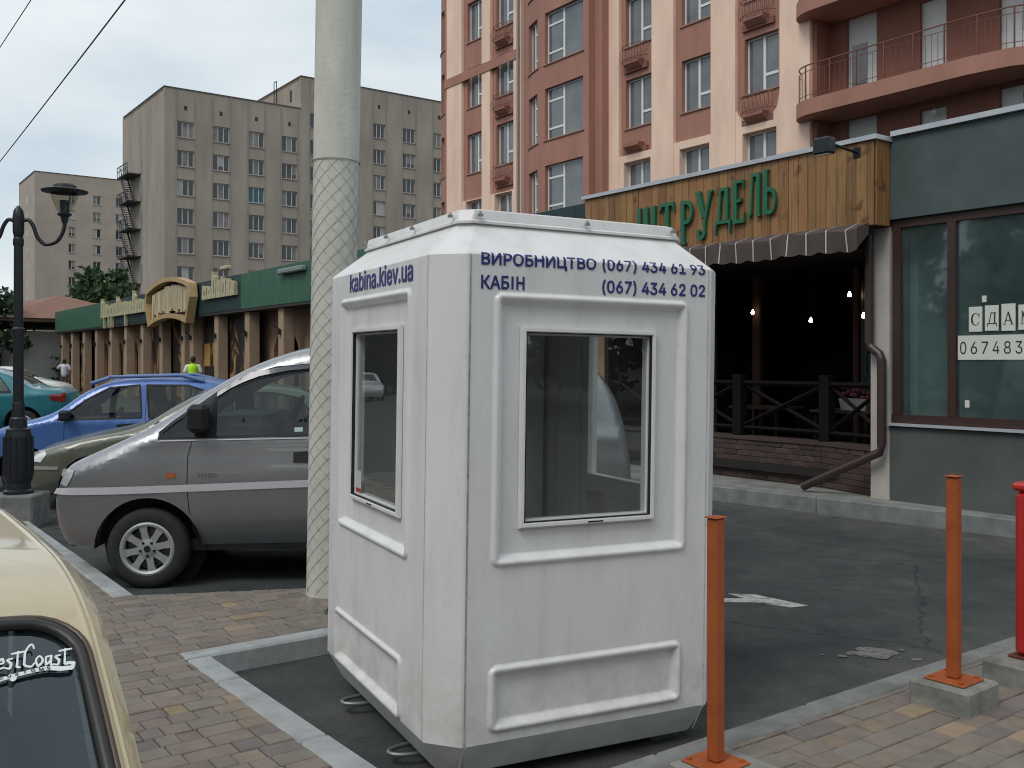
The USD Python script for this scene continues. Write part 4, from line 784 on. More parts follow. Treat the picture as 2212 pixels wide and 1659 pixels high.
# hooped balconettes on brackets
wire_m = M('wrought_iron', (.17, .075, .055), rough=.5)
for x0, x1, zs in ((-11.05, -9.65, (10.0, 13.0, 15.95)), (-2.9, -1.6, (10.0, 12.95, 15.9)), (2.6, 3.95, (9.95, 12.95))):
    for z in zs:
        xm = (x0 + x1) / 2
        b_ = part('balconette', MB().add(YZ(Polygon([(0.0, z - .48), (-.30, z - .48), (-.34, z - .60), (-.15, z - .74), (0, z - .80)]), xm - .38, xm + .38)).add(BX(x0 + .05, x1 - .05, -.10, -.001, z - .82, z - .62)), redd, apt)
        if (z < 10.1 and x0 < 0 and x0 > -5): continue
        hp = MB()
        for k in range(8): 
            xk = x0 + .12 + k * (x1 - x0 - .24) / 7; t = np.linspace(0, 2 * np.pi, 14); hp.add(TUBE(np.c_[xk + .06 * np.sin(t), -.20 - .14 * np.cos(t), z - .22 + .27 * np.sin(t)], .009, 4))
        t = np.linspace(0, np.pi, 12); hp.add(TUBE(np.c_[xm - (x1 - x0) / 2 * np.cos(t), -.05 - .32 * np.sin(t), np.full(12, z + .07)], .014, 5), TUBE(np.c_[xm - (x1 - x0) / 2 * np.cos(t), -.05 - .32 * np.sin(t), np.full(12, z - .42)], .014, 5))
        part('hoops', hp, wire_m, b_)
# recessed loggia side with curved balcony slabs and white doors
LY = .70
lw = sbox(5.25, ZBOT, 14, ZTOP); dz = [6.35, 9.32, 12.29, 15.26]
def dholes(z): return [(5.92, 6.92, z, z + 2.45), (8.25, 9.02, z, z + 2.25), (10.45, 11.75, z, z + 2.35)]
for z in dz:
    for h in dholes(z): lw = lw.difference(sbox(h[0], h[2], h[1], h[3]))
part('loggia_wall', XZ(lw, LY, LY + .3), redd, apt); part('loggia_return', BX(5.251, 5.40, .0, LY - .001, ZBOT, ZTOP), redd, apt)
part('right_wing', BX(12.3, 16, -.13, LY - .002, ZBOT, ZTOP), redd, apt)
dwhite = M('door_white', (.60, .63, .62), rough=.5, var=.06)
for z in dz:
    hs = dholes(z)
    d_ = part('balcony_door', BX(hs[0][0], hs[0][1], LY + .12, LY + .18, z, z + 2.45), dwhite, apt); part('pane', BX(hs[0][0] + .12, hs[0][0] + .62, LY + .10, LY + .119, z + .35, z + 1.65), pane, d_); part('frame', BX(hs[0][0] + .66, hs[0][1] - .03, LY + .09, LY + .118, z + .05, z + 1.75), dwhite, d_)
    part('blind_panel', BX(hs[1][0], hs[1][1], LY + .12, LY + .18, z, z + 2.25), dwhite, apt)
    d_ = part('balcony_door', BX(hs[2][0], hs[2][1], LY + .12, LY + .18, z, z + 2.35), dwhite, apt); part('pane', BX(hs[2][0] + .56, hs[2][1] - .1, LY + .10, LY + .119, z + .75, z + 2.2), pane, d_)
slabp = Polygon([(5.65, LY), (12.3, LY), (12.3, -.15), (11.4, -.62), (10.4, -.78), (5.8, -.78)] + [(5.8 - .95 * math.sin(t), -.03 - .75 * math.cos(t)) for t in np.linspace(0, math.pi * .62, 12)] ).buffer(0)
slabp = slabp.difference(sbox(4.0, -.13, 5.25, 2)).difference(sbox(12.3, -.13, 14, 3))
rail_m = M('rail_red', (.16, .055, .04), rough=.45)
for z in dz[1:]:
    bs = part('balcony_slab', XY(slabp.buffer(-.002), z - .50, z - .06), red, apt)
    rim_ = [(12.2, -.12), (11.4, -.56), (10.4, -.70), (5.8, -.70)] + [(5.8 - .87 * math.sin(t), -.03 - .67 * math.cos(t)) for t in np.linspace(0, math.pi * .47, 10)]
    rl = LineString(rim_); hp = MB()
    pts = [rl.interpolate(s_) for s_ in np.linspace(0, rl.length, 40)]
    for zz, r_ in ((z + .95, .022), (z + .78, .010), (z + .08, .010)): hp.add(TUBE([(p.x, p.y, zz) for p in pts], r_, 5))
    for k, s_ in enumerate(np.linspace(0, rl.length, 46)):
        p = rl.interpolate(s_); r_ = .024 if k % 5 == 0 else .007
        hp.add(TUBE([(p.x, p.y, z - .06), (p.x, p.y, z + (.95 if k % 5 == 0 else .78))], r_, 5))
    part('balcony_rail', hp, rail_m, bs)
part('wall_lamp', trimesh.creation.icosphere(2, .10).apply_translation((8.75, LY - .10, 8.45)), M('opal', (.6, .6, .55), rough=.3), apt, smooth=True)
# ------------------------------------------------------------------ row of shops on the right: frame G
G = (4.38, 11.30, 0)
shop = thing('glass_shop', 'grey rendered shop with large greenish panes, brown frames and rental notices', 'shop', G, RX)
gren = M('grey_render', (.068, .092, .090), rough=.9, var=.22, scale=1.6, detail=9, bump=.5, bscale=50); gpl = M('grey_plinth', (.080, .088, .085), rough=.9, var=.22, scale=1.3, detail=8, bump=.6, bscale=60)
brown = M('brown_frame', (.042, .019, .015), rough=.5, var=.15); tin = M('tin_flashing', (.48, .50, .53), rough=.4, metal=.3, var=.1)
part('fascia', BX(.0, 9, .0, .5, 3.32, 4.27), gren, shop); part('plinth', BX(0, 9, .02, .4, .0, .93), gpl, shop); part('roof_flashing', BX(.05, 9, -.05, .5, 4.271, 4.33), tin, shop)
part('roof', BX(0, 9, .5, 6, 4.1, 4.25), gren, shop); part('party_wall', BX(.02, .12, .4, 6, 0, 4.1), M('shop_inside', (.50, .57, .54), rough=.9), shop); part('back_wall', BX(0, 9, 5.5, 5.7, 0, 4.1), M('shop_inside'), shop); part('shop_floor', BX(0.12, 9, .4, 5.5, .3, .32), M('shop_floor', (.28, .30, .28)), shop)
part('window_sill', BX(.0, 9, -.03, .13, .931, .96), tin, shop)
for a, b, z0, z1 in ((.0, 9, .961, 1.06), (.0, 9, 3.22, 3.319)): part('window_frame', BX(a, b, .05, .13, z0, z1), brown, shop)
for xm, w_ in ((.02, .10), (.69, .095), (3.3, .11), (5.6, .11)):
    part('window_frame', BX(xm, xm + w_, .045, .125, 1.061, 3.219), brown, shop)
gg = usdkit.material(stage, '/World/Looks/shop_glass', {'t': ('transparent_bsdf', {'color': (.66, .74, .72)}), 'g': ('glossy_bsdf', {'color': (.9, .95, .95), 'roughness': .03}), 'ge': ('geometry', {}), 'io': ('mix_float', {'a': 1.6, 'b': 1 / 1.6}), 'f': ('fresnel', {}), 'm': ('mix_closure', {}),
    'tc': ('texture_coordinate', {}), 'n': ('noise_texture', {'scale': 1.4, 'detail': 6, 'roughness': .6}), 'nr': ('map_range', {'from_min': .3, 'from_max': .7, 'to_min': .02, 'to_max': .10, 'clamp': True}), 'd': ('diffuse_bsdf', {'color': (.26, .36, .35)}), 'm2': ('mix_closure', {})},
    [('ge.backfacing', 'io.fac'), ('io.result', 'f.IOR'), ('f.fac', 'm.fac'), ('t.BSDF', 'm.closure1'), ('g.BSDF', 'm.closure2'), ('tc.object', 'n.vector'), ('n.fac', 'nr.value'), ('nr.result', 'm2.fac'), ('m.closure', 'm2.closure1'), ('d.BSDF', 'm2.closure2')], surface='m2.closure')
for a, b in ((.12, .69), (.785, 3.3), (3.41, 5.6), (5.71, 9)): part('shop_pane', BX(a, b, .08, .088, 1.06, 3.22), gg, shop)
paper = M('notice_paper', (.62, .64, .58), rough=.8, var=.05); print_ink = M('print_ink', (.03, .04, .035), rough=.8)
def serif(ch, h):
    "plain serifed capitals and figures as polygons on a unit height"
    def ln(*p, w=.055): return LineString(p).buffer(w, cap_style=2, join_style=2)
    def sf(x, y, w=.16): return sbox(x - w, y - .03 if y > .5 else y, x + w, y if y > .5 else y + .03)
    S_ = {'С': lambda: unary_union([Point(.36, .5).buffer(1, quad_segs=12).difference(Point(.36, .5).buffer(.78, quad_segs=12)).intersection(sbox(-1, -2, .75, 3))]),
         'Д': lambda: unary_union([ln((.18, .12), (.34, .95), w=.035), ln((.62, .12), (.62, .95)), sbox(.28, .92, .74, 1.0), sbox(.02, .08, .80, .15), sbox(.02, -.12, .08, .1), sbox(.74, -.12, .80, .1)]),
         'А': lambda: unary_union([ln((.08, .0), (.38, 1.0), w=.035), ln((.36, 1.0), (.68, 0), w=.06), sbox(.18, .30, .58, .36), sf(.08, 0, .12), sf(.68, 0, .14)]),
         'М': lambda: unary_union([ln((.12, 0), (.16, 1.0), w=.035), ln((.14, 1.0), (.46, .06), w=.06), ln((.46, .06), (.78, 1), w=.035), ln((.80, 1), (.80, 0), w=.06), sf(.12, 0, .12), sf(.80, 0, .15)])}
    if ch == 'С':
        o = affinity.scale(Point(.38, .5).buffer(.5, quad_segs=12), .74, 1).difference(affinity.translate(affinity.scale(Point(.38, .5).buffer(.5, quad_segs=12), .52, .90), .04, 0)); o = o.difference(sbox(.55, .28, 1, .70)); p = unary_union([o, sbox(.66, .62, .70, .95)])
    else: p = S_[ch]()
    return affinity.scale(p, h, h, origin=(0, 0))
def ontop(mesh, y, x, z): v = mesh.vertices.copy(); mesh.vertices = np.c_[x + v[:, 0], y - v[:, 2], z + v[:, 1]]; return mesh
for k, ch in enumerate('СДАМ'):
    x0 = .925 + k * .178; nb = part('notice', BX(x0, x0 + .148, .066, .069, 1.995 + .006 * (k % 2), 2.265 + .008 * (k % 3)), paper, shop)
    part('letter', ontop(EXT(serif(ch, .135), .0015), .0655, x0 + .022, 2.062), print_ink, nb)
nb = part('notice', BX(.800, 2.30, .066, .069, 1.69, 1.955), paper, shop)
for k, ch in enumerate('0674838'):
    lm = meshkit.text_mesh(ch, .132, .0015); b = lm.bounds; lm.apply_translation((-b[0][0], 0, 0)); lm.apply_scale((.072 / max(b[1][0] - b[0][0], .06), 1, 1)); part('digit', ontop(lm, .0655, .825 + k * .121, 1.755), print_ink, nb)
part('tape', BX(1.07, 1.12, .066, .069, 2.31, 2.38), paper, shop); part('tape', BX(.88, .93, .066, .069, 1.17, 1.25), paper, shop)
# cafe with timber fascia
cafe = thing('cafe', 'cafe with timber plank fascia, green letters, striped awning and dark brick terrace', 'cafe', G, RX)
plank_m = usdkit.material(stage, '/World/Looks/larch_plank', {
    'tc': ('texture_coordinate', {}), 'mp': ('mapping', {'scale': (14, 14, .9)}), 'n': ('noise_texture', {'scale': 2.2, 'detail': 8, 'roughness': .62, 'distortion': .5}), 'k': ('noise_texture', {'scale': 3.6, 'detail': 3}),
    'r': ('rgb_ramp', {'ramp': [(.25, (.42, .36, .30)), (.5, (.95, .95, .95)), (.8, (1.15, 1.12, 1.05))]}), 'kr': ('rgb_ramp', {'ramp': [(.30, (.35, .26, .20)), (.38, (1, 1, 1))]}),
    'a': ('attribute', {'attribute': 'tint'}), 'x': ('mix_color', {'blend_type': 'multiply', 'fac': 1., 'use_clamp_result': False}), 'y': ('mix_color', {'blend_type': 'multiply', 'fac': .8}), 'p': ('principled_bsdf', {'roughness': .55})},
    [('tc.object', 'mp.vector'), ('mp.vector', 'n.vector'), ('tc.object', 'k.vector'), ('n.fac', 'r.fac'), ('k.fac', 'kr.fac'), ('a.color', 'x.a'), ('r.color', 'x.b'), ('x.result', 'y.a'), ('kr.color', 'y.b'), ('y.result', 'p.base_color')], surface='p.BSDF')
x = -5.1; BZ0, BZ1, BY = 3.24, 4.215, -.275
while x < -.03:
    w_ = min(R.choice((.125, .135, .145, .15)), 0 - x)
    t_ = np.array((.30, .155, .060)) * R.uniform(.72, 1.12); t_[1] *= R.uniform(.94, 1.06)
    part('plank', RB(x + .003, x + w_ - .003, BY - .02 + R.uniform(-.003, .003), BY, BZ0, BZ1, b=.004), plank_m, cafe, tint=t_); x += w_
for k in range(2): part('plank', RB(-.001, .019, BY + .003 + k * .135, BY + .132 + k * .135, BZ0, BZ1, b=.004), plank_m, cafe, tint=np.array((.26, .13, .045)))
part('fascia_core', BX(-5.1, -.005, BY + .001, .6, BZ0 + .01, BZ1), M('core_brown', (.05, .03, .02)), cafe); part('roof_flashing', BX(-5.14, .05, BY - .06, .05, BZ1 + .001, BZ1 + .055), tin, cafe)
part('roof', BX(-5.1, -.02, .6, 6, 4.0, 4.2), M('core_brown'), cafe)
sgn_m = M('sign_green', (.012, .125, .062), rough=.45, var=.12, scale=8)
def stroke(*p, w=.06, cap=2): return LineString(p).buffer(w, cap_style=cap, join_style=2)
def arcp(cx, cy, rx, ry, a0, a1, n=14): return [(cx + rx * math.cos(math.radians(a)), cy + ry * math.sin(math.radians(a))) for a in np.linspace(a0, a1, n)]
th_, tn = .075, .03
def spur(x, y): return Polygon([(x - .10, y), (x, y + .05), (x + .10, y), (x, y - .05)])
LET = {'Ш': lambda: [stroke((.08, 0), (.08, 1), w=th_), stroke((.40, 0), (.40, 1), w=th_), stroke((.72, 0), (.72, 1), w=th_), sbox(0, 0, .80, .06), spur(.08, .5), spur(.40, .5), spur(.72, .5)],
       'Т': lambda: [stroke((.36, 0), (.36, 1), w=th_ * 1.1), Polygon([(0, .78), (.05, 1), (.67, 1), (.72, .78), (.60, .92), (.12, .92)]), sbox(.2, 0, .52, .05)],
       'Р': lambda: [stroke((.14, 0), (.14, 1), w=th_ * 1.1), stroke((.14, .96), *arcp(.30, .73, .26, .23, 90, -90), (.14, .50), w=.045), spur(.14, .35), sbox(.02, 0, .28, .05)],
       'У': lambda: [stroke((.10, 1), (.36, .45), w=.085), stroke((.66, 1), (.40, .35), *arcp(.24, .12, .15, .12, 10, -150, 8), w=.05), sbox(.0, .95, .22, 1), sbox(.56, .95, .76, 1), Point(.12, .12).buffer(.07)],
       'Д': lambda: [stroke((.18, .15), (.26, .95), w=.045), stroke((.55, .15), (.55, .95), w=th_), sbox(.22, .92, .63, 1.0), sbox(0, .12, .75, .20), Polygon([(0, .15), (.10, .15), (.03, -.15)]), Polygon([(.65, .15), (.75, .15), (.72, -.15)]), spur(.55, .6)],
       'Е': lambda: [stroke((.12, 0), (.12, 1), w=.10), sbox(.12, .93, .56, 1.0), sbox(.12, 0, .58, .08), Polygon([(.2, .48), (.44, .50), (.44, .58), (.2, .55)]), Polygon([(.50, 1), (.56, 1), (.56, .78)]), Polygon([(.50, 0), (.58, 0), (.58, .24)])],
       'Л': lambda: [stroke((.04, .02), (.16, .10), (.24, .95), w=.045), stroke((.56, 0), (.56, 1), w=.085), sbox(.18, .92, .64, 1.0), sbox(.44, 0, .68, .05), spur(.56, .5)],
       'Ь': lambda: [stroke((.14, 0), (.14, 1), w=.09), stroke((.14, .54), *arcp(.34, .28, .26, .26, 90, -90), (.14, .03), w=.05), sbox(.02, .95, .26, 1), spur(.14, .70)]}
sx_ = [-3.76, -3.13, -2.60, -2.22, -1.845, -1.505, -1.235, -.965]; SZ = [3.29, 3.30, 3.30, 3.36, 3.44, 3.48, 3.53, 3.55]; SH = [.62, .62, .60, .62, .54, .56, .56, .56]
for k, ch in enumerate('ШТРУДЕЛЬ'):
    xs = [-3.86, -3.40, -3.01, -2.71, -2.36, -2.06, -1.80, -1.56]
    p = unary_union([q.buffer(0) for q in LET[ch]()]); p = affinity.scale(p, (.46, .40, .40, .40, .36, .34, .30, .32)[k], SH[k], origin=(0, 0))
    part('sign_letter', XZ(affinity.translate(p, xs[k], SZ[k]), BY - .075, BY - .03), sgn_m, cafe)
# awning
awn = M('awning_brown', (.075, .055, .050), rough=.9, var=.15, scale=6); stripe_m = M('awning_stripe', (.50, .48, .46), rough=.9)
AX0, AX1 = -4.9, -.06; n_ = 140; xa = np.linspace(AX0, AX1, n_)
sag = .012 * np.sin(xa * 5.1) + .010 * np.sin(xa * 11.3 + 1)
zz_v = 2.96 - .028 * np.abs(np.sin((xa - AX0) * math.pi / .27)) + sag * .5
rows = [np.c_[xa, np.full(n_, BY - .03), np.full(n_, BZ0 + .03)], np.c_[xa, np.full(n_, BY - .24), 3.205 + sag], np.c_[xa, BY - .25 + sag, 3.18 + sag], np.c_[xa, BY - .245 - sag, zz_v]]
def sheet(rows): 
    n = len(rows[0]); f = [(i * n + j, i * n + j + 1, (i + 1) * n + j + 1, (i + 1) * n + j) for i in range(len(rows) - 1) for j in range(n - 1)]; return quadtri(np.vstack(rows), f)
aw = part('awning', sheet(rows), awn, cafe, smooth=50)
for k in range(18):
    xk = AX0 + .10 + k * .27; j = int(np.argmin(abs(xa - xk))); 
    if xk > AX1: break
    r4 = [np.array(r)[max(j - 1, 0):j + 2].mean(0) for r in rows]; off = np.array([0, -.006, .004])
    v = []
    for q in r4: v += [q + off - (.009, 0, 0), q + off + (.009, 0, 0)]
    part('awning_stripe', quadtri(v, [(2 * i, 2 * i + 1, 2 * i + 3, 2 * i + 2) for i in range(3)]), stripe_m, aw)
part('awning_end', sheet([np.array([(AX1, BY - .03, BZ0 + .03), (AX1, BY - .03, BZ0 - .1)]), np.array([(AX1, BY - .24, 3.2), (AX1, BY - .24, 2.97)])]), awn, aw)
part('wall_pier', BX(-.25, -.005, .02, .5, 0, BZ0), M('pier_plaster', (.43, .40, .36), rough=.85, var=.1), cafe)
pipe_m = M('downpipe_brown', (.045, .026, .024), rough=.4)
part('downpipe', TUBE([(-.21, -.07, 3.2), (-.21, -.07, 1.90), (-.19, -.07, 1.84), (-.07, -.08, 1.76), (-.04, -.08, 1.68), (-.04, -.08, .72), (-.05, -.10, .62), (-1.08, -.16, .12)], .052, 12), pipe_m, cafe, smooth=40)
# terrace: brick parapet, posts, railing
bm = M('dark_brick', (1, 1, 1), rough=.85, var=.2, scale=12, bump=.5, bscale=60, tint=True); mort = M('brick_mortar', (.06, .055, .05), rough=.95)
T_ = np.array([-1.16, .33]); segs = [(np.array([-5.15, .33]), T_), (T_, np.array([-.06, .06]))]
for a, b in segs:
    L_ = np.linalg.norm(b - a); ang = math.atan2(b[1] - a[1], b[0] - a[0]); Tm = trimesh.transformations.rotation_matrix(ang, (0, 0, 1)); Tm[:2, 3] = a
    def loc_(m): m = m.copy(); m.apply_transform(Tm); return m
    pw = part('parapet', loc_(BX(.0, L_, .006, .24, 0, .60)), mort, cafe)
    nvis = 0
    for j in range(7):
        x = -.13 if j % 2 else 0.; z0 = .07 + j * .076
        while x < L_:
            e = min(x + .25, L_); s0 = max(x, 0)
            wx = a[0] + (b[0] - a[0]) * (s0 / L_)
            if e - s0 > .03 and wx > -3.4:
                c_ = np.array((.055, .034, .029)) * R.uniform(.65, 1.35); part('brick', loc_(RB(s0 + .005, e - .005, -.004 + R.uniform(-.002, .002), .02, z0 + .005, z0 + .071, b=.004)), bm, pw, tint=c_)
            x += .26
    part('coping', loc_(BX(-.02, L_, -.02, .26, .601, .65)), M('coping_brown', (.055, .035, .03), rough=.8, var=.2), cafe)
tim = M('terrace_timber', (.007, .005, .005), rough=.8, var=.3, spec=.15, scale=5, stretch=(6, 6, .6)); redtim = M('curtain_brown', (.045, .018, .010), rough=.8, var=.3, stretch=(10, 10, .4))
for px_, py in ((-1.16, .43), (-2.6, .43), (-4.0, .43)):
    part('terrace_post', RB(px_ - .075, px_ + .075, py - .075, py + .075, .65, 1.50, b=.008), tim, cafe)
part('terrace_post', RB(-.24, -.12, .14, .24, .65, 1.40, b=.008), tim, cafe)
def bar(p, q, w=.05): 
    p, q = np.array(p, float), np.array(q, float); return TUBE([p, q], w * .6, 4)
for p, q in (((-5.1, .43), (-4.07, .43)), ((-3.93, .43), (-2.67, .43)), ((-2.53, .43), (-1.23, .43)), ((-1.09, .41), (-.20, .2))):
    rb = part('terrace_rail', bar((*p, 1.38), (*q, 1.38), .06), tim, cafe); part('terrace_rail', bar((*p, .76), (*q, .76), .05), tim, cafe)
    part('cross_brace', bar((*p, .79), (*q, 1.35), .05), tim, rb); part('cross_brace', bar((p[0], p[1] + .03, 1.35), (q[0], q[1] + .03, .79), .05), tim, rb)
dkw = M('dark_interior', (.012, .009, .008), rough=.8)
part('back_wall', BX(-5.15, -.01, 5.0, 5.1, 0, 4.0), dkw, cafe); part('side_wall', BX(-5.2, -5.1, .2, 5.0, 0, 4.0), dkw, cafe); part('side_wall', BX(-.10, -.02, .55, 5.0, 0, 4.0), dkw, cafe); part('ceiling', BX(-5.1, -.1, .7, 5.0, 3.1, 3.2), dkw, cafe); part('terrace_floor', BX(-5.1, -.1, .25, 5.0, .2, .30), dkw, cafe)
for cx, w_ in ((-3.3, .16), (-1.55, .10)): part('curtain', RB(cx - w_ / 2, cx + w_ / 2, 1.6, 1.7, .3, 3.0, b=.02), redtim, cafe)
pn = part('menu_panel', BX(-1.22, -.84, 1.25, 1.28, .9, 2.75), M('panel_black', (.006, .008, .008), rough=.4), cafe)
for k, ch in enumerate('УДЕЛЬ'):
    p = unary_union([q.buffer(0) for q in LET[ch]()]); o = p.buffer(.015).difference(p.buffer(-.012)); part('panel_letter', XZ(affinity.translate(affinity.scale(o, .24, .25, origin=(0, 0)), -1.14, 2.12 - k * .31), 1.235, 1.249), M('panel_green', (.05, .13, .10), rough=.5), pn)
bulb_m = M('lit_bulb', (1, .8, .5), emit=((1, .72, .38), 9.))
def gfr(x, y, z): a = math.radians(RX); return (G[0] + x * math.cos(a) - y * math.sin(a), G[1] + x * math.sin(a) + y * math.cos(a), z)
for i, (x, y, z, lb) in enumerate(((-3.27, 1.5, 2.43, 'lit bulb hanging furthest left in the dark terrace'), (-2.06, 1.3, 2.26, 'lit bulb hanging lowest in the dark terrace, middle of the opening'), (-1.29, 1.1, 2.57, 'lit bulb hanging highest in the dark terrace'), (-0.84, 0.75, 2.26, 'lit bulb hanging beside the brown downpipe'))):
    t = thing('hanging_bulb', lb, 'light bulb', gfr(x, y, z), 0); part('bulb', LATHE([(0, -.032), (.02, -.028), (.030, -.008), (.024, .012), (.012, .03), (.010, .045)], 12), bulb_m, t, smooth=True); part('cord', TUBE([(0, 0, .045), (0, 0, 3.1 - z)], .004, 5), dark, t)
for i, (x, y, lb) in enumerate(((-2.6, 1.0, 'dark cafe table with a green plant on it'), (-1.15, .95, 'dark cafe table carrying a pale flower box'))):
    t = thing('cafe_table', lb, 'table', gfr(x, y, .3), RX)
    part('tabletop', RB(-.45, .45, -.3, .3, .70, .74, b=.008), M('table_wood', (.035, .022, .014), rough=.5), t)
    for a in (-.38, .38):
        for b in (-.24, .24): part('leg', BX(a - .025, a + .025, b - .025, b + .025, 0, .70), tim, t)
fb = thing('flower_box', 'pale flower box with pink blossoms on the cafe table', 'flower box', gfr(-1.08, .95, 1.04), RX); part('trough', XZ(Polygon([(-.18, 0), (.18, 0), (.22, .15), (-.22, .15)]), -.08, .08), M('trough_white', (.20, .22, .215), rough=.6), fb)
part('blossoms', cat([trimesh.creation.icosphere(1, R.uniform(.02, .035)).apply_translation((R.uniform(-.2, .2), R.uniform(-.07, .07), .16 + R.uniform(0, .14))) for _ in range(26)]), M('blossom_pink', (.10, .02, .03), rough=.8, var=.5, scale=30), fb)
# floodlights
def flood(loc, rz, arm, label):
    t = thing('floodlight', label, 'floodlight', loc, rz); part('arm', TUBE([(0, 0, 0), (0, -arm, .05)], .016, 8), trim_black, t); part('bracket', RB(-.05, .05, -.0, .03, -.06, .06, b=.004), trim_black, t)
    part('housing', RB(-.11, .11, -arm - .13, -arm + .02, -.10, .09, b=.02), M('flood_black', (.008, .010, .016), rough=.4), t); part('lens', BX(-.09, .09, -arm - .11, -arm - .01, -.106, -.1005), lamp_glass, t)
flood(gfr(-.22, BY - .03, 4.10), RX, .55, 'black floodlight on a long arm at the top of the timber fascia'); flood(gfr(-6.2, 1.0, 4.35), RX + 40, .30, 'small floodlight on the dark green canopy left of the timber fascia')
# ------------------------------------------------------------------ long green pavilion
pav = thing('green_pavilion', 'long low pavilion with green fascia, brown columns, posters and arched openings', 'pavilion', (-5.81, 28, 0), RX)
gf = M('green_fascia', (.030, .105, .062), rough=.6, var=.15, scale=1.2, stretch=(3, 3, .6)); gdk = M('dark_green_board', (.008, .030, .034), rough=.5, var=.2); pcol = M('column_stone', (.33, .235, .16), rough=.85, var=.12, scale=5); pwall = M('pavilion_wall', (.33, .205, .14), rough=.9, var=.15, scale=3)
x = -35.3
while x < 14.4:
    e = min(x + 2.485, 14.4)
    if -23.9 < (x + e) / 2 < -5.9: m_ = gdk
    else: m_ = gf if x < 8 else gdk
    part('fascia_panel', RB(x + .006, e - .006, -.02, .10, 3.46, 4.64, b=.008), m_, pav); x += 2.485
part('fascia_back', BX(-35.3, 14.4, .101, .6, 3.5, 4.6), gdk, pav); part('soffit', BX(-35.3, 14.4, .0, .88, 3.38, 3.459), M('soffit_dark', (.03, .025, .02)), pav); part('roof', BX(-35.3, 14.4, .6, 8, 4.3, 4.5), gdk, pav)
part('end_wall', BX(-35.2, -35.0, .9, 8, Z0, 4.3), pwall, pav)
colx = [-34.2, -31.6, -28.8, -26.1, -23.2, -20.5, -17.8, -15.0, -12.1, -11.05, -8.3, -5.3, -2.45, .4, 3.3, 6.2]
for cx in colx:
    c_ = part('column', RB(cx - .20, cx + .20, .12, .50, Z0, 3.38, b=.02), pcol, pav); part('lamp_bracket', MB().add(BX(cx - .06, cx + .06, .02, .12, 2.55, 2.7), TUBE([(cx, .1, 2.7), (cx, -.1, 2.85)], .02, 5)), dark, c_)
bw = sbox(-35, Z0, 14.4, 3.38); po = []
for i in range(len(colx) - 1):
    a, b = colx[i] + .3, colx[i + 1] - .3
    if b - a < 1: continue
    if colx[i] >= -5.5:
        ar_ = unary_union([sbox(a + .1, 0, b - .1, 1.9), affinity.scale(Point((a + b) / 2, 1.9).buffer(1, quad_segs=10), (b - a) / 2 - .1, .85)]); bw = bw.difference(ar_)
    elif -28.9 <= colx[i] < -18: bw = bw.difference(unary_union([sbox(a + .5, .9, b - .5, 2.1), affinity.scale(Point((a + b) / 2, 2.1).buffer(1), (b - a) / 2 - .5, .6)]))
    else: po.append((a - .08, b + .08))
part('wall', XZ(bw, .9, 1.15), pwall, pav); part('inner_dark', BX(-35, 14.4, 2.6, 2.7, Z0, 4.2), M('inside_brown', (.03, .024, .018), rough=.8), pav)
posters = usdkit.material(stage, '/World/Looks/food_poster', {
    'tc': ('texture_coordinate', {}), 'mp': ('mapping', {'scale': (.9, 1, .55)}), 'n': ('noise_texture', {'scale': 1.5, 'detail': 4, 'roughness': .55, 'distortion': 1.2}), 'n2': ('noise_texture', {'scale': 4.5, 'detail': 5, 'distortion': .6}),
    'r': ('rgb_ramp', {'ramp': [(.40, (.010, .014, .016)), (.54, (.018, .018, .016)), (.585, (.20, .10, .045)), (.65, (.38, .24, .12)), (.75, (.55, .44, .32))]}), 'r2': ('rgb_ramp', {'ramp': [(.35, (.4, .35, .32)), (.65, (1.2, 1.15, 1.1))]}), 'x': ('mix_color', {'blend_type': 'multiply', 'fac': .8}), 'p': ('principled_bsdf', {'roughness': .35})},
    [('tc.object', 'mp.vector'), ('mp.vector', 'n.vector'), ('mp.vector', 'n2.vector'), ('n.fac', 'r.fac'), ('n2.fac', 'r2.fac'), ('r.color', 'x.a'), ('r2.color', 'x.b'), ('x.result', 'p.base_color')], surface='p.BSDF')
for a, b in po: part('poster', BX(a, b, .55, .60, .3, 3.38), posters, pav)
for a, b in ((-10.75, -10.15), (-9.75, -8.95)): part('yellow_card', BX(a, b, .52, .549, 1.55, 2.4), M('card_yellow', (.42, .24, .06), rough=.6, var=.2), pav)
# barrel shaped sign with cream boards, illegible weathered letters at both sides
cream = M('sign_cream', (.42, .38, .24), rough=.7, var=.2, scale=6); wood_c = M('sign_boards', (.42, .35, .22), rough=.8, var=.5, scale=1.6, stretch=(6, 1, .5)); gold = M('sign_frame', (.40, .28, .13), rough=.5, var=.15)
xa_ = np.linspace(-1, 1, 20); top_ = [(-12.5 + 2.75 * t, 5.0 - .38 * t * t) for t in xa_]; bot_ = [(-12.5 + 2.45 * t, 3.42 - .28 * t * t) for t in xa_[::-1]]
outer = Polygon(top_ + [(-9.6, 4.1)] + bot_ + [(-15.4, 4.1)]).buffer(0); inn_ = outer.buffer(-.17)
part('barrel_frame', XZ(outer.difference(inn_), -.42, -.10), gold, pav); part('barrel_back', XZ(inn_.buffer(.02), -.12, -.08), M('barrel_dark', (.05, .035, .03)), pav)
bx_ = -14.75
while bx_ < -10.4:
    zt_ = 4.70 - .33 * ((bx_ + 12.3) / 2.8) ** 2 - R.uniform(0, .08); zb_ = 3.66 - .25 * ((bx_ + 12.3) / 2.8) ** 2 + R.uniform(-.05, .12); part('barrel_board', BX(bx_, bx_ + .27, -.30, -.22, zb_, zt_), wood_c, pav); bx_ += .285
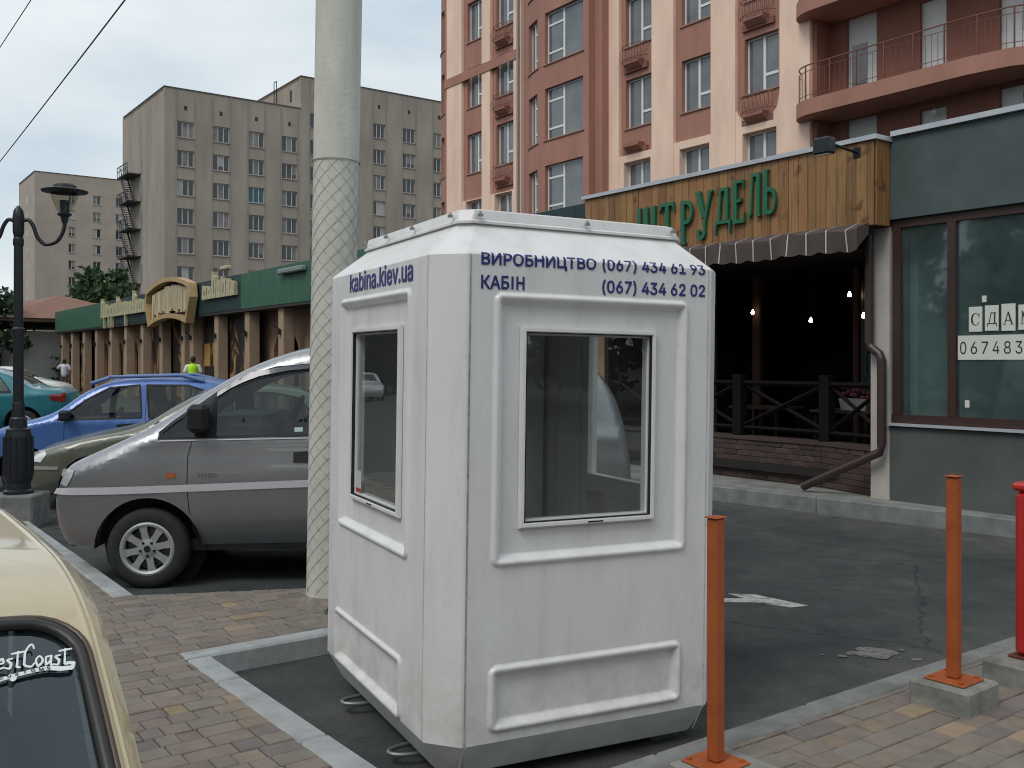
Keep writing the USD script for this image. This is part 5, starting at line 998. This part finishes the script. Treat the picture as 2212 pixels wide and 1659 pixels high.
def squig(x0, x1, z0, hs, tail):
    x = x0; k = 0
    while x < x1:
        w_ = R.uniform(.32, .50); h = hs[k % len(hs)] * R.uniform(.92, 1.08)
        p = unary_union([stroke((x + .08, z0), (x + .12, z0 + h), w=.09), stroke((x + .1, z0 + h * .8), (x + w_ * .8, z0 + h * .72), (x + w_ * .8, z0), w=.08), stroke((x, z0 + .06), (x + w_, z0 + .08), w=.07)])
        if k in tail: p = p.union(stroke((x + .1, z0), (x + .1, z0 - .5), w=.06))
        part('sign_letter', XZ(p, -.16, -.03), cream, pav); x += w_ + .06; k += 1
squig(-23.9, -16.0, 3.85, (.95, .6, .62, .58, .6, .6), (1, 3, 4, 9)); squig(-9.0, -6.05, 3.95, (.5, .5, .95, .7, .72, .62), ())
part('sign_lamp', RB(-6.9, -6.2, -.25, -.05, 4.85, 4.98, b=.03), cream, pav); part('sign_lamp', RB(-2.0, -.2, -.2, -.02, 4.35, 4.5, b=.03), M('trough_white'), pav)
# ------------------------------------------------------------------ concrete hostels far behind
host = M('hostel_concrete', (.29, .25, .21), rough=.92, var=.20, scale=.45, stretch=(1, 1, .3), detail=9, bump=.4, bscale=4); host2 = M('hostel_concrete_pale', (.34, .29, .24), rough=.92, var=.12, scale=.3, detail=9)
hpil = M('hostel_band', (.265, .225, .19), rough=.92, var=.16, scale=.5, detail=8); wf_w = M('old_frame_white', (.42, .42, .395), rough=.6, var=.15); wdk = M('hostel_pane', (.035, .036, .038), rough=.08, var=.5, scale=.25, spec=.6); curt = M('hostel_curtain', (.20, .19, .18), rough=.7, var=.35, scale=.8)
bluep = M('blue_film', (.02, .09, .11), rough=.3)
def hostel(name, label, loc, cols, heads, wh, ztop, length, depth, mat, extra=None, pil=True):
    root = thing(name, label, 'apartment block', loc, RN); p = sbox(0, Z0 - 1, length, ztop)
    rows = lambda a: heads if not extra or a < extra['x'] else [extra['head']] + list(heads)
    if extra:
        p = p.union(sbox(extra['x'], ztop - 1, length, extra['top'])); part('upper_side_wall', BX(extra['x'], extra['x'] + .4, .401, depth, ztop - .3, extra['top']), mat, root); part('upper_roof', BX(extra['x'], length, .4, depth, extra['top'] - .3, extra['top'] - .05), mat, root)
        part('upper_coping', MB().box(extra['x'] - .06, length, -.06, .3, extra['top'], extra['top'] + .12).box(extra['x'] - .06, extra['x'] + .3, .3, depth, extra['top'], extra['top'] + .12), M('coping_dark', (.10, .085, .075), rough=.9), root)
    for (a, b) in cols:
        for h in rows(a): p = p.difference(sbox(a, h - wh, b, h))
    part('front_wall', XZ(p, 0, .4), mat, root); part('side_wall', BX(0, .4, .401, depth, Z0 - 1, ztop), mat, root); part('rear_wall', BX(0, length, depth, depth + .4, Z0 - 1, ztop), mat, root); part('roof', BX(.0, length, .4, depth, ztop - .3, ztop - .05), mat, root)
    part('coping', MB().box(-.06, extra['x'] - .01 if extra else length, -.06, .3, ztop, ztop + .12).box(-.06, .3, .3, depth, ztop, ztop + .12), M('coping_dark', (.10, .085, .075), rough=.9), root)
    part('core', BX(.5, length, 3.0, 3.2, Z0, ztop - .4), M('inside_brown'), root)
    for ci, (a, b) in enumerate(cols):
        if pil:
            for xx_ in (a - .10, b + .02): part('panel_joint', BX(xx_, xx_ + .10, -.05, -.001, Z0, (ztop if not extra or a < extra['x'] else extra['top']) - .2), hpil, root)
        for hi, h in enumerate(rows(a)):
            w = part('window', XZ(ringpoly(a, b, h - wh, h, .09), .16, .24), wf_w, root)
            nm = 3 if b - a > 1.4 else 2; fr = [BX(a + (b - a) * k / nm - .05, a + (b - a) * k / nm + .05, .15, .23, h - wh + .09, h - .09) for k in range(1, nm)]
            part('mullion', cat(fr), wf_w, w)
            part('pane', BX(a + .05, b - .05, .19, .20, h - wh + .05, h - .05), bluep if (name == 'hostel_block' and (ci, hi) == (2, 2)) else wdk, w)
            if R.random() < .6:
                k = R.randrange(nm); c0 = a + (b - a) * k / nm + .06; c1 = a + (b - a) * (k + R.choice((1, 1, min(2, nm - k)))) / nm - .06; part('curtain', BX(c0, c1, .17, .182, h - wh + R.choice((.1, .1, .5)), h - .1), curt if R.random() < .7 else M('hostel_curtain_pale', (.36, .35, .33), rough=.8, var=.2), w)
            part('sill', BX(a - .05, b + .05, -.08, .15, h - wh - .07, h - wh - .003), hpil, w)
        zt_v = ztop if not extra or a < extra['x'] else extra['top']
        if pil: part('vent', BX((a + b) / 2 - .15, (a + b) / 2 + .15, -.004, .05, zt_v - 2.05, zt_v - 1.6), dark, root)
    return root
HB2 = dict(x=14.4, top=32.5, head=28.74)
hA = hostel('hostel_block', 'grey brown concrete hostel block with an outside fire stair on its end wall', (-34.33, 96, 0), [(1.22, 2.95), (4.81, 6.57), (8.57, 10.30), (12.22, 13.98), (15.45, 16.6), (19.0, 20.6), (23.09, 24.62), (26.9, 28.56), (31, 32.6)], [25.84 - 2.9 * k for k in range(9)], 1.62, 29.0, 36, 15.2, host, extra=HB2)
part('tower_slot', BX(14.37, 14.399, 2.4, 2.9, 30.3, 31.6), dark, hA)
part('roof_ladder', MB().tube([(14.2, 6.2, 29), (14.2, 6.2, 33.4)], .05, n=5).tube([(14.2, 6.9, 29), (14.2, 6.9, 33.4)], .05, n=5).tube([(14.2, 6.2, 33.4), (14.2, 6.9, 33.4)], .05, n=5), trim_black, hA)
stairm = M('fire_stair_steel', (.016, .020, .024), rough=.6); yA, yB = 8.3, 11.8
for k in range(8):
    z = 21.7 - 2.9 * k
    if z < 1: break
    pf = part('stair_platform', MB().box(-1.4, -.02, yA, yB + .6, z - .12, z).add(*[BX(-1.42, -1.36, y, y + .06, z, z + 1.05) for y in np.linspace(yA, yB + .5, 6)]).box(-1.42, -1.36, yA, yB + .6, z + 1.0, z + 1.08).box(-1.42, -1.36, yA, yB + .6, z + .5, z + .55), stairm, hA)
    a, b = (yA + .6, yB - .2)
    fl_ = MB()
    for i in range(11):
        t = i / 11; fl_.box(-1.25, -.55, a + (b - a) * t - .02, a + (b - a) * t + .24, z - 2.9 + 2.9 * t + .1, z - 2.9 + 2.9 * t + .14)
    for xs_ in (-1.27, -.53): fl_.tube([(xs_, a, z - 2.9), (xs_, b, z)], .10, n=4); fl_.tube([(xs_, a, z - 2.0), (xs_, b, z + .9)], .04, n=4)
    part('stair_flight', fl_, stairm, pf); dd = part('exit_door', BX(-.03, -.005, yA + .3 - .9, yA + .3, z, z + 2.0), curt, hA)
hB = hostel('far_hostel_block', 'paler concrete hostel block further away on the left, beyond the street lamp', (-77.1, 157, 0), [(5.07, 6.14), (8.87, 10.12), (12.48, 13.61), (16.5, 17.6)], [29.66 - 2.75 * k for k in range(10)], 1.5, 32.7, 30, 13.8, host2, pil=False)
for k in range(9): part('side_window', BX(-.02, .02, 6, 7, 28.2 - 2.75 * k, 29.4 - 2.75 * k), wdk, hB)
part('yellow_edge', BX(-.06, -.02, 12.8, 13.9, 0, 18), M('edge_yellow', (.40, .33, .06)), hB)
# ------------------------------------------------------------------ low house behind the pavilion's end
hs_ = thing('low_house', 'low white and brick house with a hipped brown tile roof behind the pavilion', 'house', (-38.0, 66, 0), RX + 8)
part('wall', BX(-.5, 12, 0, 8, Z0, 3.6), M('house_white', (.50, .50, .48), rough=.9), hs_); part('brick_pier', BX(4.0, 5.4, -.12, -.001, Z0, 3.6), M('house_brick', (.28, .11, .07), rough=.9, var=.2), hs_)
rv = np.array([(-2, -1.6, 4.3), (14, -1.6, 4.3), (14, 9.6, 4.3), (-2, 9.6, 4.3), (3, 4, 6.0), (9, 4, 6.0)]); part('roof', trimesh.convex.convex_hull(rv), M('roof_tile_brown', (.20, .105, .075), rough=.9, var=.2, scale=3, bump=.6, bscale=6), hs_); part('eaves', BX(-1.9, 13.9, -1.5, 9.5, 4.1, 4.295), M('eaves_brown', (.10, .06, .04)), hs_); part('chimney', BX(2.2, 2.6, 3, 3.4, 5.0, 6.4), dark, hs_)
tr_ = thing('concrete_canopy', 'long grey concrete beam canopy above the hedge', 'canopy', (-36.2, 62, 0), 8)
part('beam', BX(-8, 5.9, 0, 3, 2.55, 3.3), M('beam_grey', (.13, .15, .135), rough=.9), tr_)
for x in (-7.6, -1, 5.5): part('post', BX(x, x + .3, .3, .6, Z0, 2.55), M('beam_grey'), tr_)
# ------------------------------------------------------------------ trees, hedge, weeds
def leaves(centres, radii, n, size, seed, flat=.75):
    r = np.random.default_rng(seed); c = np.asarray(centres, float); rad = np.asarray(radii, float); k = r.choice(len(c), n, p=rad ** 2 / np.sum(rad ** 2))
    d = r.normal(size=(n, 3)); d /= np.linalg.norm(d, axis=1, keepdims=True); rr_ = rad[k] * (r.random(n) ** .45) * (1 + .25 * r.normal(size=n) * .5)
    p = c[k] + d * rr_[:, None] * (1, 1, flat); a = r.normal(size=(n, 3)); a /= np.linalg.norm(a, axis=1, keepdims=True); b = np.cross(a, r.normal(size=(n, 3))); b /= np.linalg.norm(b, axis=1, keepdims=True)
    s_ = size * r.uniform(.6, 1.3, n)[:, None]; v = np.stack([p - a * s_, p + b * s_ * .55, p + a * s_, p - b * s_ * .55], 1).reshape(-1, 3)
    f = np.arange(4 * n).reshape(n, 4); tint = np.repeat(r.uniform(.55, 1.45, (n, 1)) * np.array([1, 1, 1]) * (1 + .15 * r.normal(size=(n, 1)) * np.array([1, .3, 0])), 4, 0); return quadtri(v, f), tint
bark = M('bark', (.06, .048, .038), rough=.95, var=.3, scale=8, bump=.8, bscale=20)
def tree(label, loc, h, cr, seed, n=2600, size=.22, col=(.035, .065, .022), group=None, trunk_r=.18, nclump=16, zlo=.42):
    r = np.random.default_rng(seed); t = thing('tree', label, 'tree', loc, 0, group); cc, rad = [], []
    for i in range(nclump):
        a = r.uniform(0, 2 * np.pi); z = h * r.uniform(zlo, .97); w = cr * max(.05, 1 - ((z / h - .58) / .60) ** 2) ** .5 * r.uniform(.25, .95); cc.append((w * math.cos(a), w * math.sin(a), z)); rad.append(cr * r.uniform(.22, .42))
    lim = MB().add(TUBE([(0, 0, -.2), (.05, .03, h * .3), (0, .1, h * .6), (.05, 0, h * .9)], [trunk_r, trunk_r * .8, trunk_r * .5, .03], 9))
    for c in cc[:9]: lim.add(TUBE([(0, .03, h * r.uniform(.25, .5)), (c[0] * .5, c[1] * .5, (h * .4 + c[2]) / 2), c], [trunk_r * .4, trunk_r * .25, .02], 6))
    part('trunk', lim, bark, t, smooth=True); m, ti = leaves(cc, rad, n, size, seed); part('crown', m, leafmat('leaf_' + '_'.join(str(int(c * 1000)) for c in col), col), t, tint=ti); return t
tree('leafy tree rising behind the pavilion roof in front of the far hostel', (-32.0, 76, Z0), 9.0, 3.2, 3, n=3200, size=.26)
tree('dark tree cut off by the left edge of the picture, above the minibus', (-26.7, 44.5, Z0), 8.4, 1.9, 5, n=3000, size=.2, col=(.022, .045, .018))
tree('low dark bushy tree at the left edge behind the lamp post', (-31.4, 56, Z0), 5.6, 3.0, 6, n=3600, size=.2, col=(.022, .045, .018), nclump=24)
src = tree('street tree in the row across the road', (-27, 4, Z0), 9.5, 3.6, 11, n=9000, size=.21, group='street trees across the road', zlo=.12, nclump=34)
spots = [(-27 - .588 * t_, 4 + .809 * t_) for t_ in (-22, -16, -10, -5, 5, 10, 16, 22, 28, 35, 42, 49, 56, 64, 72)] + [(-31 - .588 * t_, 1 + .809 * t_) for t_ in (-3, 3, 9, 15, 21, 28, 36, 44)]
spots += [(-9, -15), (-3, -17), (3, -16), (9, -15.5), (15, -15), (20, -13), (25, -11), (29, -7), (0, -21), (12, -20), (22, -18), (-44, 47), (-40, 53), (-49, 44), (-47, 53), (-52, 48), (-37, 58), (-55, 54)]
for x_, y_ in spots:
    copy(src, (x_ + R.uniform(-1, 1), y_ + R.uniform(-1, 1), Z0), R.uniform(0, 360), 'street tree in the row across the road', 'street trees across the road')
hd = thing('hedge', 'clipped green hedge under the concrete canopy behind the white saloon', 'hedge', (-31.5, 58.8, .10), 8)
hc = [(x, R.uniform(-.4, .4), z) for x in np.linspace(-5, 4.5, 22) for z in (.5, 1.2, 1.9)]; m, ti = leaves(hc, [.55] * len(hc), 6000, .12, 8); part('foliage', m, leafmat('leaf_hedge', (.045, .10, .022)), hd, tint=ti); part('stems', cat([TUBE([(x, 0, 0), (x, .05, 1.6)], .04, 5) for x in np.linspace(-5, 4.5, 12)]), bark, hd)
def weed(loc, label, n=60, s=.06, col=(.05, .085, .03)):
    t = thing('weed', label, 'weed', loc); r = np.random.default_rng(int(abs(loc[0] * 1000))); m, ti = leaves([(0, 0, .02), (s, .01, .015), (-s, 0, .02)], [s, s * .7, s * .6], n, s * .35, int(abs(loc[1] * 1000)), .5); m.vertices[:, 2] = np.abs(m.vertices[:, 2]); part('leaves', m, leafmat('leaf_weed', col), t, tint=ti)
weed((-1.15, 6.42, .0), 'small green weed at the foot of the concrete pole'); weed((1.52, 4.86, Z0), 'flat green weed growing from the road edge by the near post', 40, .05); weed((5.15, 10.55, .062), 'tuft of weed on the footway below the grey shop wall', 60, .08)
# ------------------------------------------------------------------ posts and barrier
orange = usdkit.material(stage, '/World/Looks/orange_paint', {'tc': ('texture_coordinate', {}), 'n': ('noise_texture', {'scale': 6, 'detail': 9, 'roughness': .7}), 'n2': ('noise_texture', {'scale': 34, 'detail': 6, 'roughness': .7}),
    'r': ('rgb_ramp', {'ramp': [(.3, (.25, .058, .014)), (.55, (.36, .084, .019)), (.75, (.40, .10, .027))]}), 'k': ('rgb_ramp', {'ramp': [(.30, (.28, .22, .20)), (.36, (1, 1, 1))]}), 'x': ('mix_color', {'blend_type': 'multiply', 'fac': 1.}), 'bp': ('bump', {'strength': .5, 'distance': .003}), 'p': ('principled_bsdf', {'roughness': .5})},
    [('tc.object', 'n.vector'), ('tc.object', 'n2.vector'), ('n.fac', 'r.fac'), ('n2.fac', 'k.fac'), ('r.color', 'x.a'), ('k.color', 'x.b'), ('x.result', 'p.base_color'), ('n2.fac', 'bp.height'), ('bp.normal', 'p.normal')], surface='p.BSDF')
padm = M('pad_concrete', (.20, .20, .18), rough=.95, var=.35, scale=7, bump=1., bscale=30)
def post(loc, h, label, pad):
    t = thing('bollard_post', label, 'post', loc, 38); w = .0275
    part('shaft', RB(-w, w, -w, w, pad + .012, pad + h, b=.006), orange, t); part('cap', RB(-w - .008, w + .012, -w - .004, w + .004, pad + h + .0005, pad + h + .006, b=.002), orange, t)
    part('base_plate', RB(-.10, .10, -.10, .10, pad + .001, pad + .011, b=.003), orange, t)
    part('concrete_pad', RB(-.15, .15, -.15, .15, -.03, pad, b=.012) if pad > .05 else RB(-.15, .17, -.2, .12, -.03, pad, b=.006), padm, t); 
    for a in (-.075, .075):
        for b in (-.075, .075): part('anchor_bolt', LATHE([(.011, pad + .011), (.011, pad + .02), (0, pad + .021)], 6, (a, b, 0)), orange, t)
    return t
post((.835, 3.985, 0), 1.005, 'orange square steel post in front of the kiosk corner', .012); post((2.145, 4.72, 0), .985, 'orange square steel post on a grey concrete block, right of the kiosk', .115)
bar_ = thing('barrier_housing', 'red barrier cabinet on a concrete base at the right edge', 'barrier', (2.83, 5.05, 0), 36)
red_p = M('barrier_red', (.45, .018, .015), rough=.4, var=.08, coat=.3)
part('cabinet', RB(-.15, .15, -.15, .15, .125, .985, b=.025), red_p, bar_); part('lid', RB(-.16, .16, -.16, .16, 0.986, 1.03, b=.015), red_p, bar_); part('concrete_base', RB(-.30, .30, -.24, .24, -.03, .115, b=.012), padm, bar_); part('foot_flange', RB(-.17, .17, -.17, .17, .116, .128, b=.003), M('flange_dark', (.10, .02, .015)), bar_)
# ------------------------------------------------------------------ people
def bodyhull(bones):
    sp = lambda p, r: m3.Manifold.sphere(r, 14).translate(tuple(float(c) for c in p))
    m = m3.Manifold.batch_boolean([m3.Manifold.batch_hull([sp(a, ra), sp(b, rb)]) for a, ra, b, rb in bones], m3.OpType.Add).refine_to_length(.035)
    mm = m.to_mesh(); t = trimesh.Trimesh(mm.vert_properties[:, :3], mm.tri_verts, process=False); trimesh.smoothing.filter_taubin(t, iterations=8); return t
skin = M('skin', (.30, .165, .115), rough=.6, var=.06)
def person(label, loc, rz, shirt, trousers, hair, arm='ear', vest=None, hgt=1.72):
    k = hgt / 1.72; t = thing('person', label, 'person', loc, rz); P = lambda *a: np.array(a) * k
    hip, ne = .93, 1.45
    Lh, Rh = (P(.27, .06, .80), P(-.27, .06, .80))
    el = (P(.29, -.02, 1.12), P(-.29, -.02, 1.12))
    if arm == 'ear': Rh, el = P(-.11, .10, 1.58), (el[0], P(-.33, .10, 1.24))
    B = [(P(0, 0, 1.0), .14, P(0, 0, 1.30), .15), (P(-.15, 0, 1.37), .075, P(.15, 0, 1.37), .075), (P(0, 0, 1.36), .07, P(0, .01, 1.52), .055), (P(0, .02, 1.56), .075, P(0, .0, 1.63), .092), (P(0, .09, 1.555), .03, P(0, .06, 1.58), .06)]
    for s_, e, h in ((1, el[0], Lh), (-1, el[1], Rh)):
        B += [(P(s_ * .19, 0, 1.37), .06, e, .045), (e, .042, h, .03), (h, .032, h + P(0, .02, -.08) if arm != 'ear' or s_ > 0 else h + P(.02, .01, .07), .026)]
        for q in range(4): hh = h + P(.012 * (q - 1.5), .02, -.10 if (arm != 'ear' or s_ > 0) else .08); B.append((h, .014, hh + P(0, .01, -.06 if (arm != 'ear' or s_ > 0) else .03), .008))
        B += [(P(s_ * .09, 0, .92), .10, P(s_ * .10, .02, .50), .065), (P(s_ * .10, .02, .50), .06, P(s_ * .10, -.01, .09), .042), (P(s_ * .10, -.03, .06), .05, P(s_ * .11, .15, .035), .035)]
    b = part('body', bodyhull(B), skin, t, smooth=True)
    C = [(P(0, 0, .94), .165, P(0, 0, 1.30), .172), (P(-.15, 0, 1.37), .095, P(.15, 0, 1.37), .095), (P(.19, 0, 1.37), .085, P(*(np.array([.19, 0, 1.37]) * .35 + el[0] / k * .65)), .075), (P(-.19, 0, 1.37), .085, P(*(np.array([-.19, 0, 1.37]) * .35 + el[1] / k * .65)), .075)]
    part('shirt', bodyhull(C), shirt, t, smooth=True)
    part('trousers', bodyhull([(P(0, 0, .93), .155, P(0, 0, .99), .155)] + [x for s_ in (1, -1) for x in ((P(s_ * .09, 0, .90), .115, P(s_ * .10, .02, .50), .08), (P(s_ * .10, .02, .50), .08, P(s_ * .10, 0, .12), .065))]), trousers, t, smooth=True)
    part('hair', bodyhull([(P(0, -.015, 1.60), .098, P(0, -.02, 1.655), .092)]), hair, t, smooth=True)
    if vest: part('vest', bodyhull([(P(0, 0, .98), .182, P(0, 0, 1.31), .188), (P(-.11, 0, 1.36), .112, P(.11, 0, 1.36), .112)]), vest, t, smooth=True)
    return t
hair_m = M('dark_hair', (.018, .012, .010), rough=.7)
person('person in a white t-shirt walking away with one hand raised to the ear', (-23.3, 50.6, .10), 20, M('white_cotton', (.66, .66, .70), rough=.9), M('brown_trousers', (.13, .085, .075), rough=.9), hair_m, 'ear', hgt=1.78)
person('person in a bright yellow green safety vest over a white shirt', (-11.55, 35.2, .10), 15, M('white_cotton'), M('grey_trousers', (.08, .09, .08), rough=.9), hair_m, 'down', M('hi_vis', (.42, .80, .02), rough=.8, emit=None), hgt=1.80)
# driver in the blue hatchback: a seated figure
dx_, dy_ = 1.40, .30; a = math.radians(H_M); mloc = place_car(2.85, (-6.17, 12.22, Z0 + .09), H_M, .75)
drv = thing('person', 'dark haired person in dark clothes sitting at the wheel of the blue hatchback', 'person', mloc, H_M)
Q = lambda x, y, z: np.array((dx_ + x, dy_ + y, z))
bb = bodyhull([(Q(0, 0, .62), .14, Q(-.08, 0, .98), .14), (Q(-.08, -.14, 1.02), .08, Q(-.08, .14, 1.02), .08), (Q(-.08, 0, 1.02), .06, Q(-.05, 0, 1.18), .055), (Q(-.04, 0, 1.22), .085, Q(-.05, 0, 1.27), .095), (Q(.05, 0, 1.21), .03, Q(0, 0, 1.23), .06), (Q(-.06, .17, 1.0), .055, Q(.14, .20, .80), .045), (Q(.14, .20, .80), .042, Q(.40, .12, .95), .032), (Q(-.06, -.17, 1.0), .055, Q(.14, -.18, .80), .045), (Q(.14, -.18, .80), .042, Q(.40, -.10, .95), .032), (Q(0, .09, .60), .085, Q(.42, .10, .62), .07), (Q(.42, .10, .62), .07, Q(.62, .10, .34), .05), (Q(0, -.09, .60), .085, Q(.42, -.10, .62), .07), (Q(.42, -.10, .62), .07, Q(.62, -.10, .34), .05)])
part('body', bb, skin, drv, smooth=True); part('jacket', bodyhull([(Q(0, 0, .64), .16, Q(-.08, 0, .98), .16), (Q(-.08, -.14, 1.02), .10, Q(-.08, .14, 1.02), .10), (Q(-.06, .17, 1.0), .07, Q(.14, .20, .80), .06), (Q(-.06, -.17, 1.0), .07, Q(.14, -.18, .80), .06)]), M('dark_jacket', (.03, .03, .04), rough=.9), drv, smooth=True); part('hair', bodyhull([(Q(-.06, 0, 1.25), .102, Q(-.065, 0, 1.29), .10), (Q(-.10, 0, 1.18), .07, Q(-.07, 0, 1.26), .09)]), hair_m, drv, smooth=True)
# pale car across the road, met only in the kiosk's side pane
suv, _c = saloon('pale_estate', 'pale silver car parked across the road in front of the street trees', (0, 0, 0), 0, (.45, .47, .48), .3, L=4.4, pts=ted_o, width=1.78); setloc(suv, (-34.5, 39.5, .10), heading(.588, -.809))
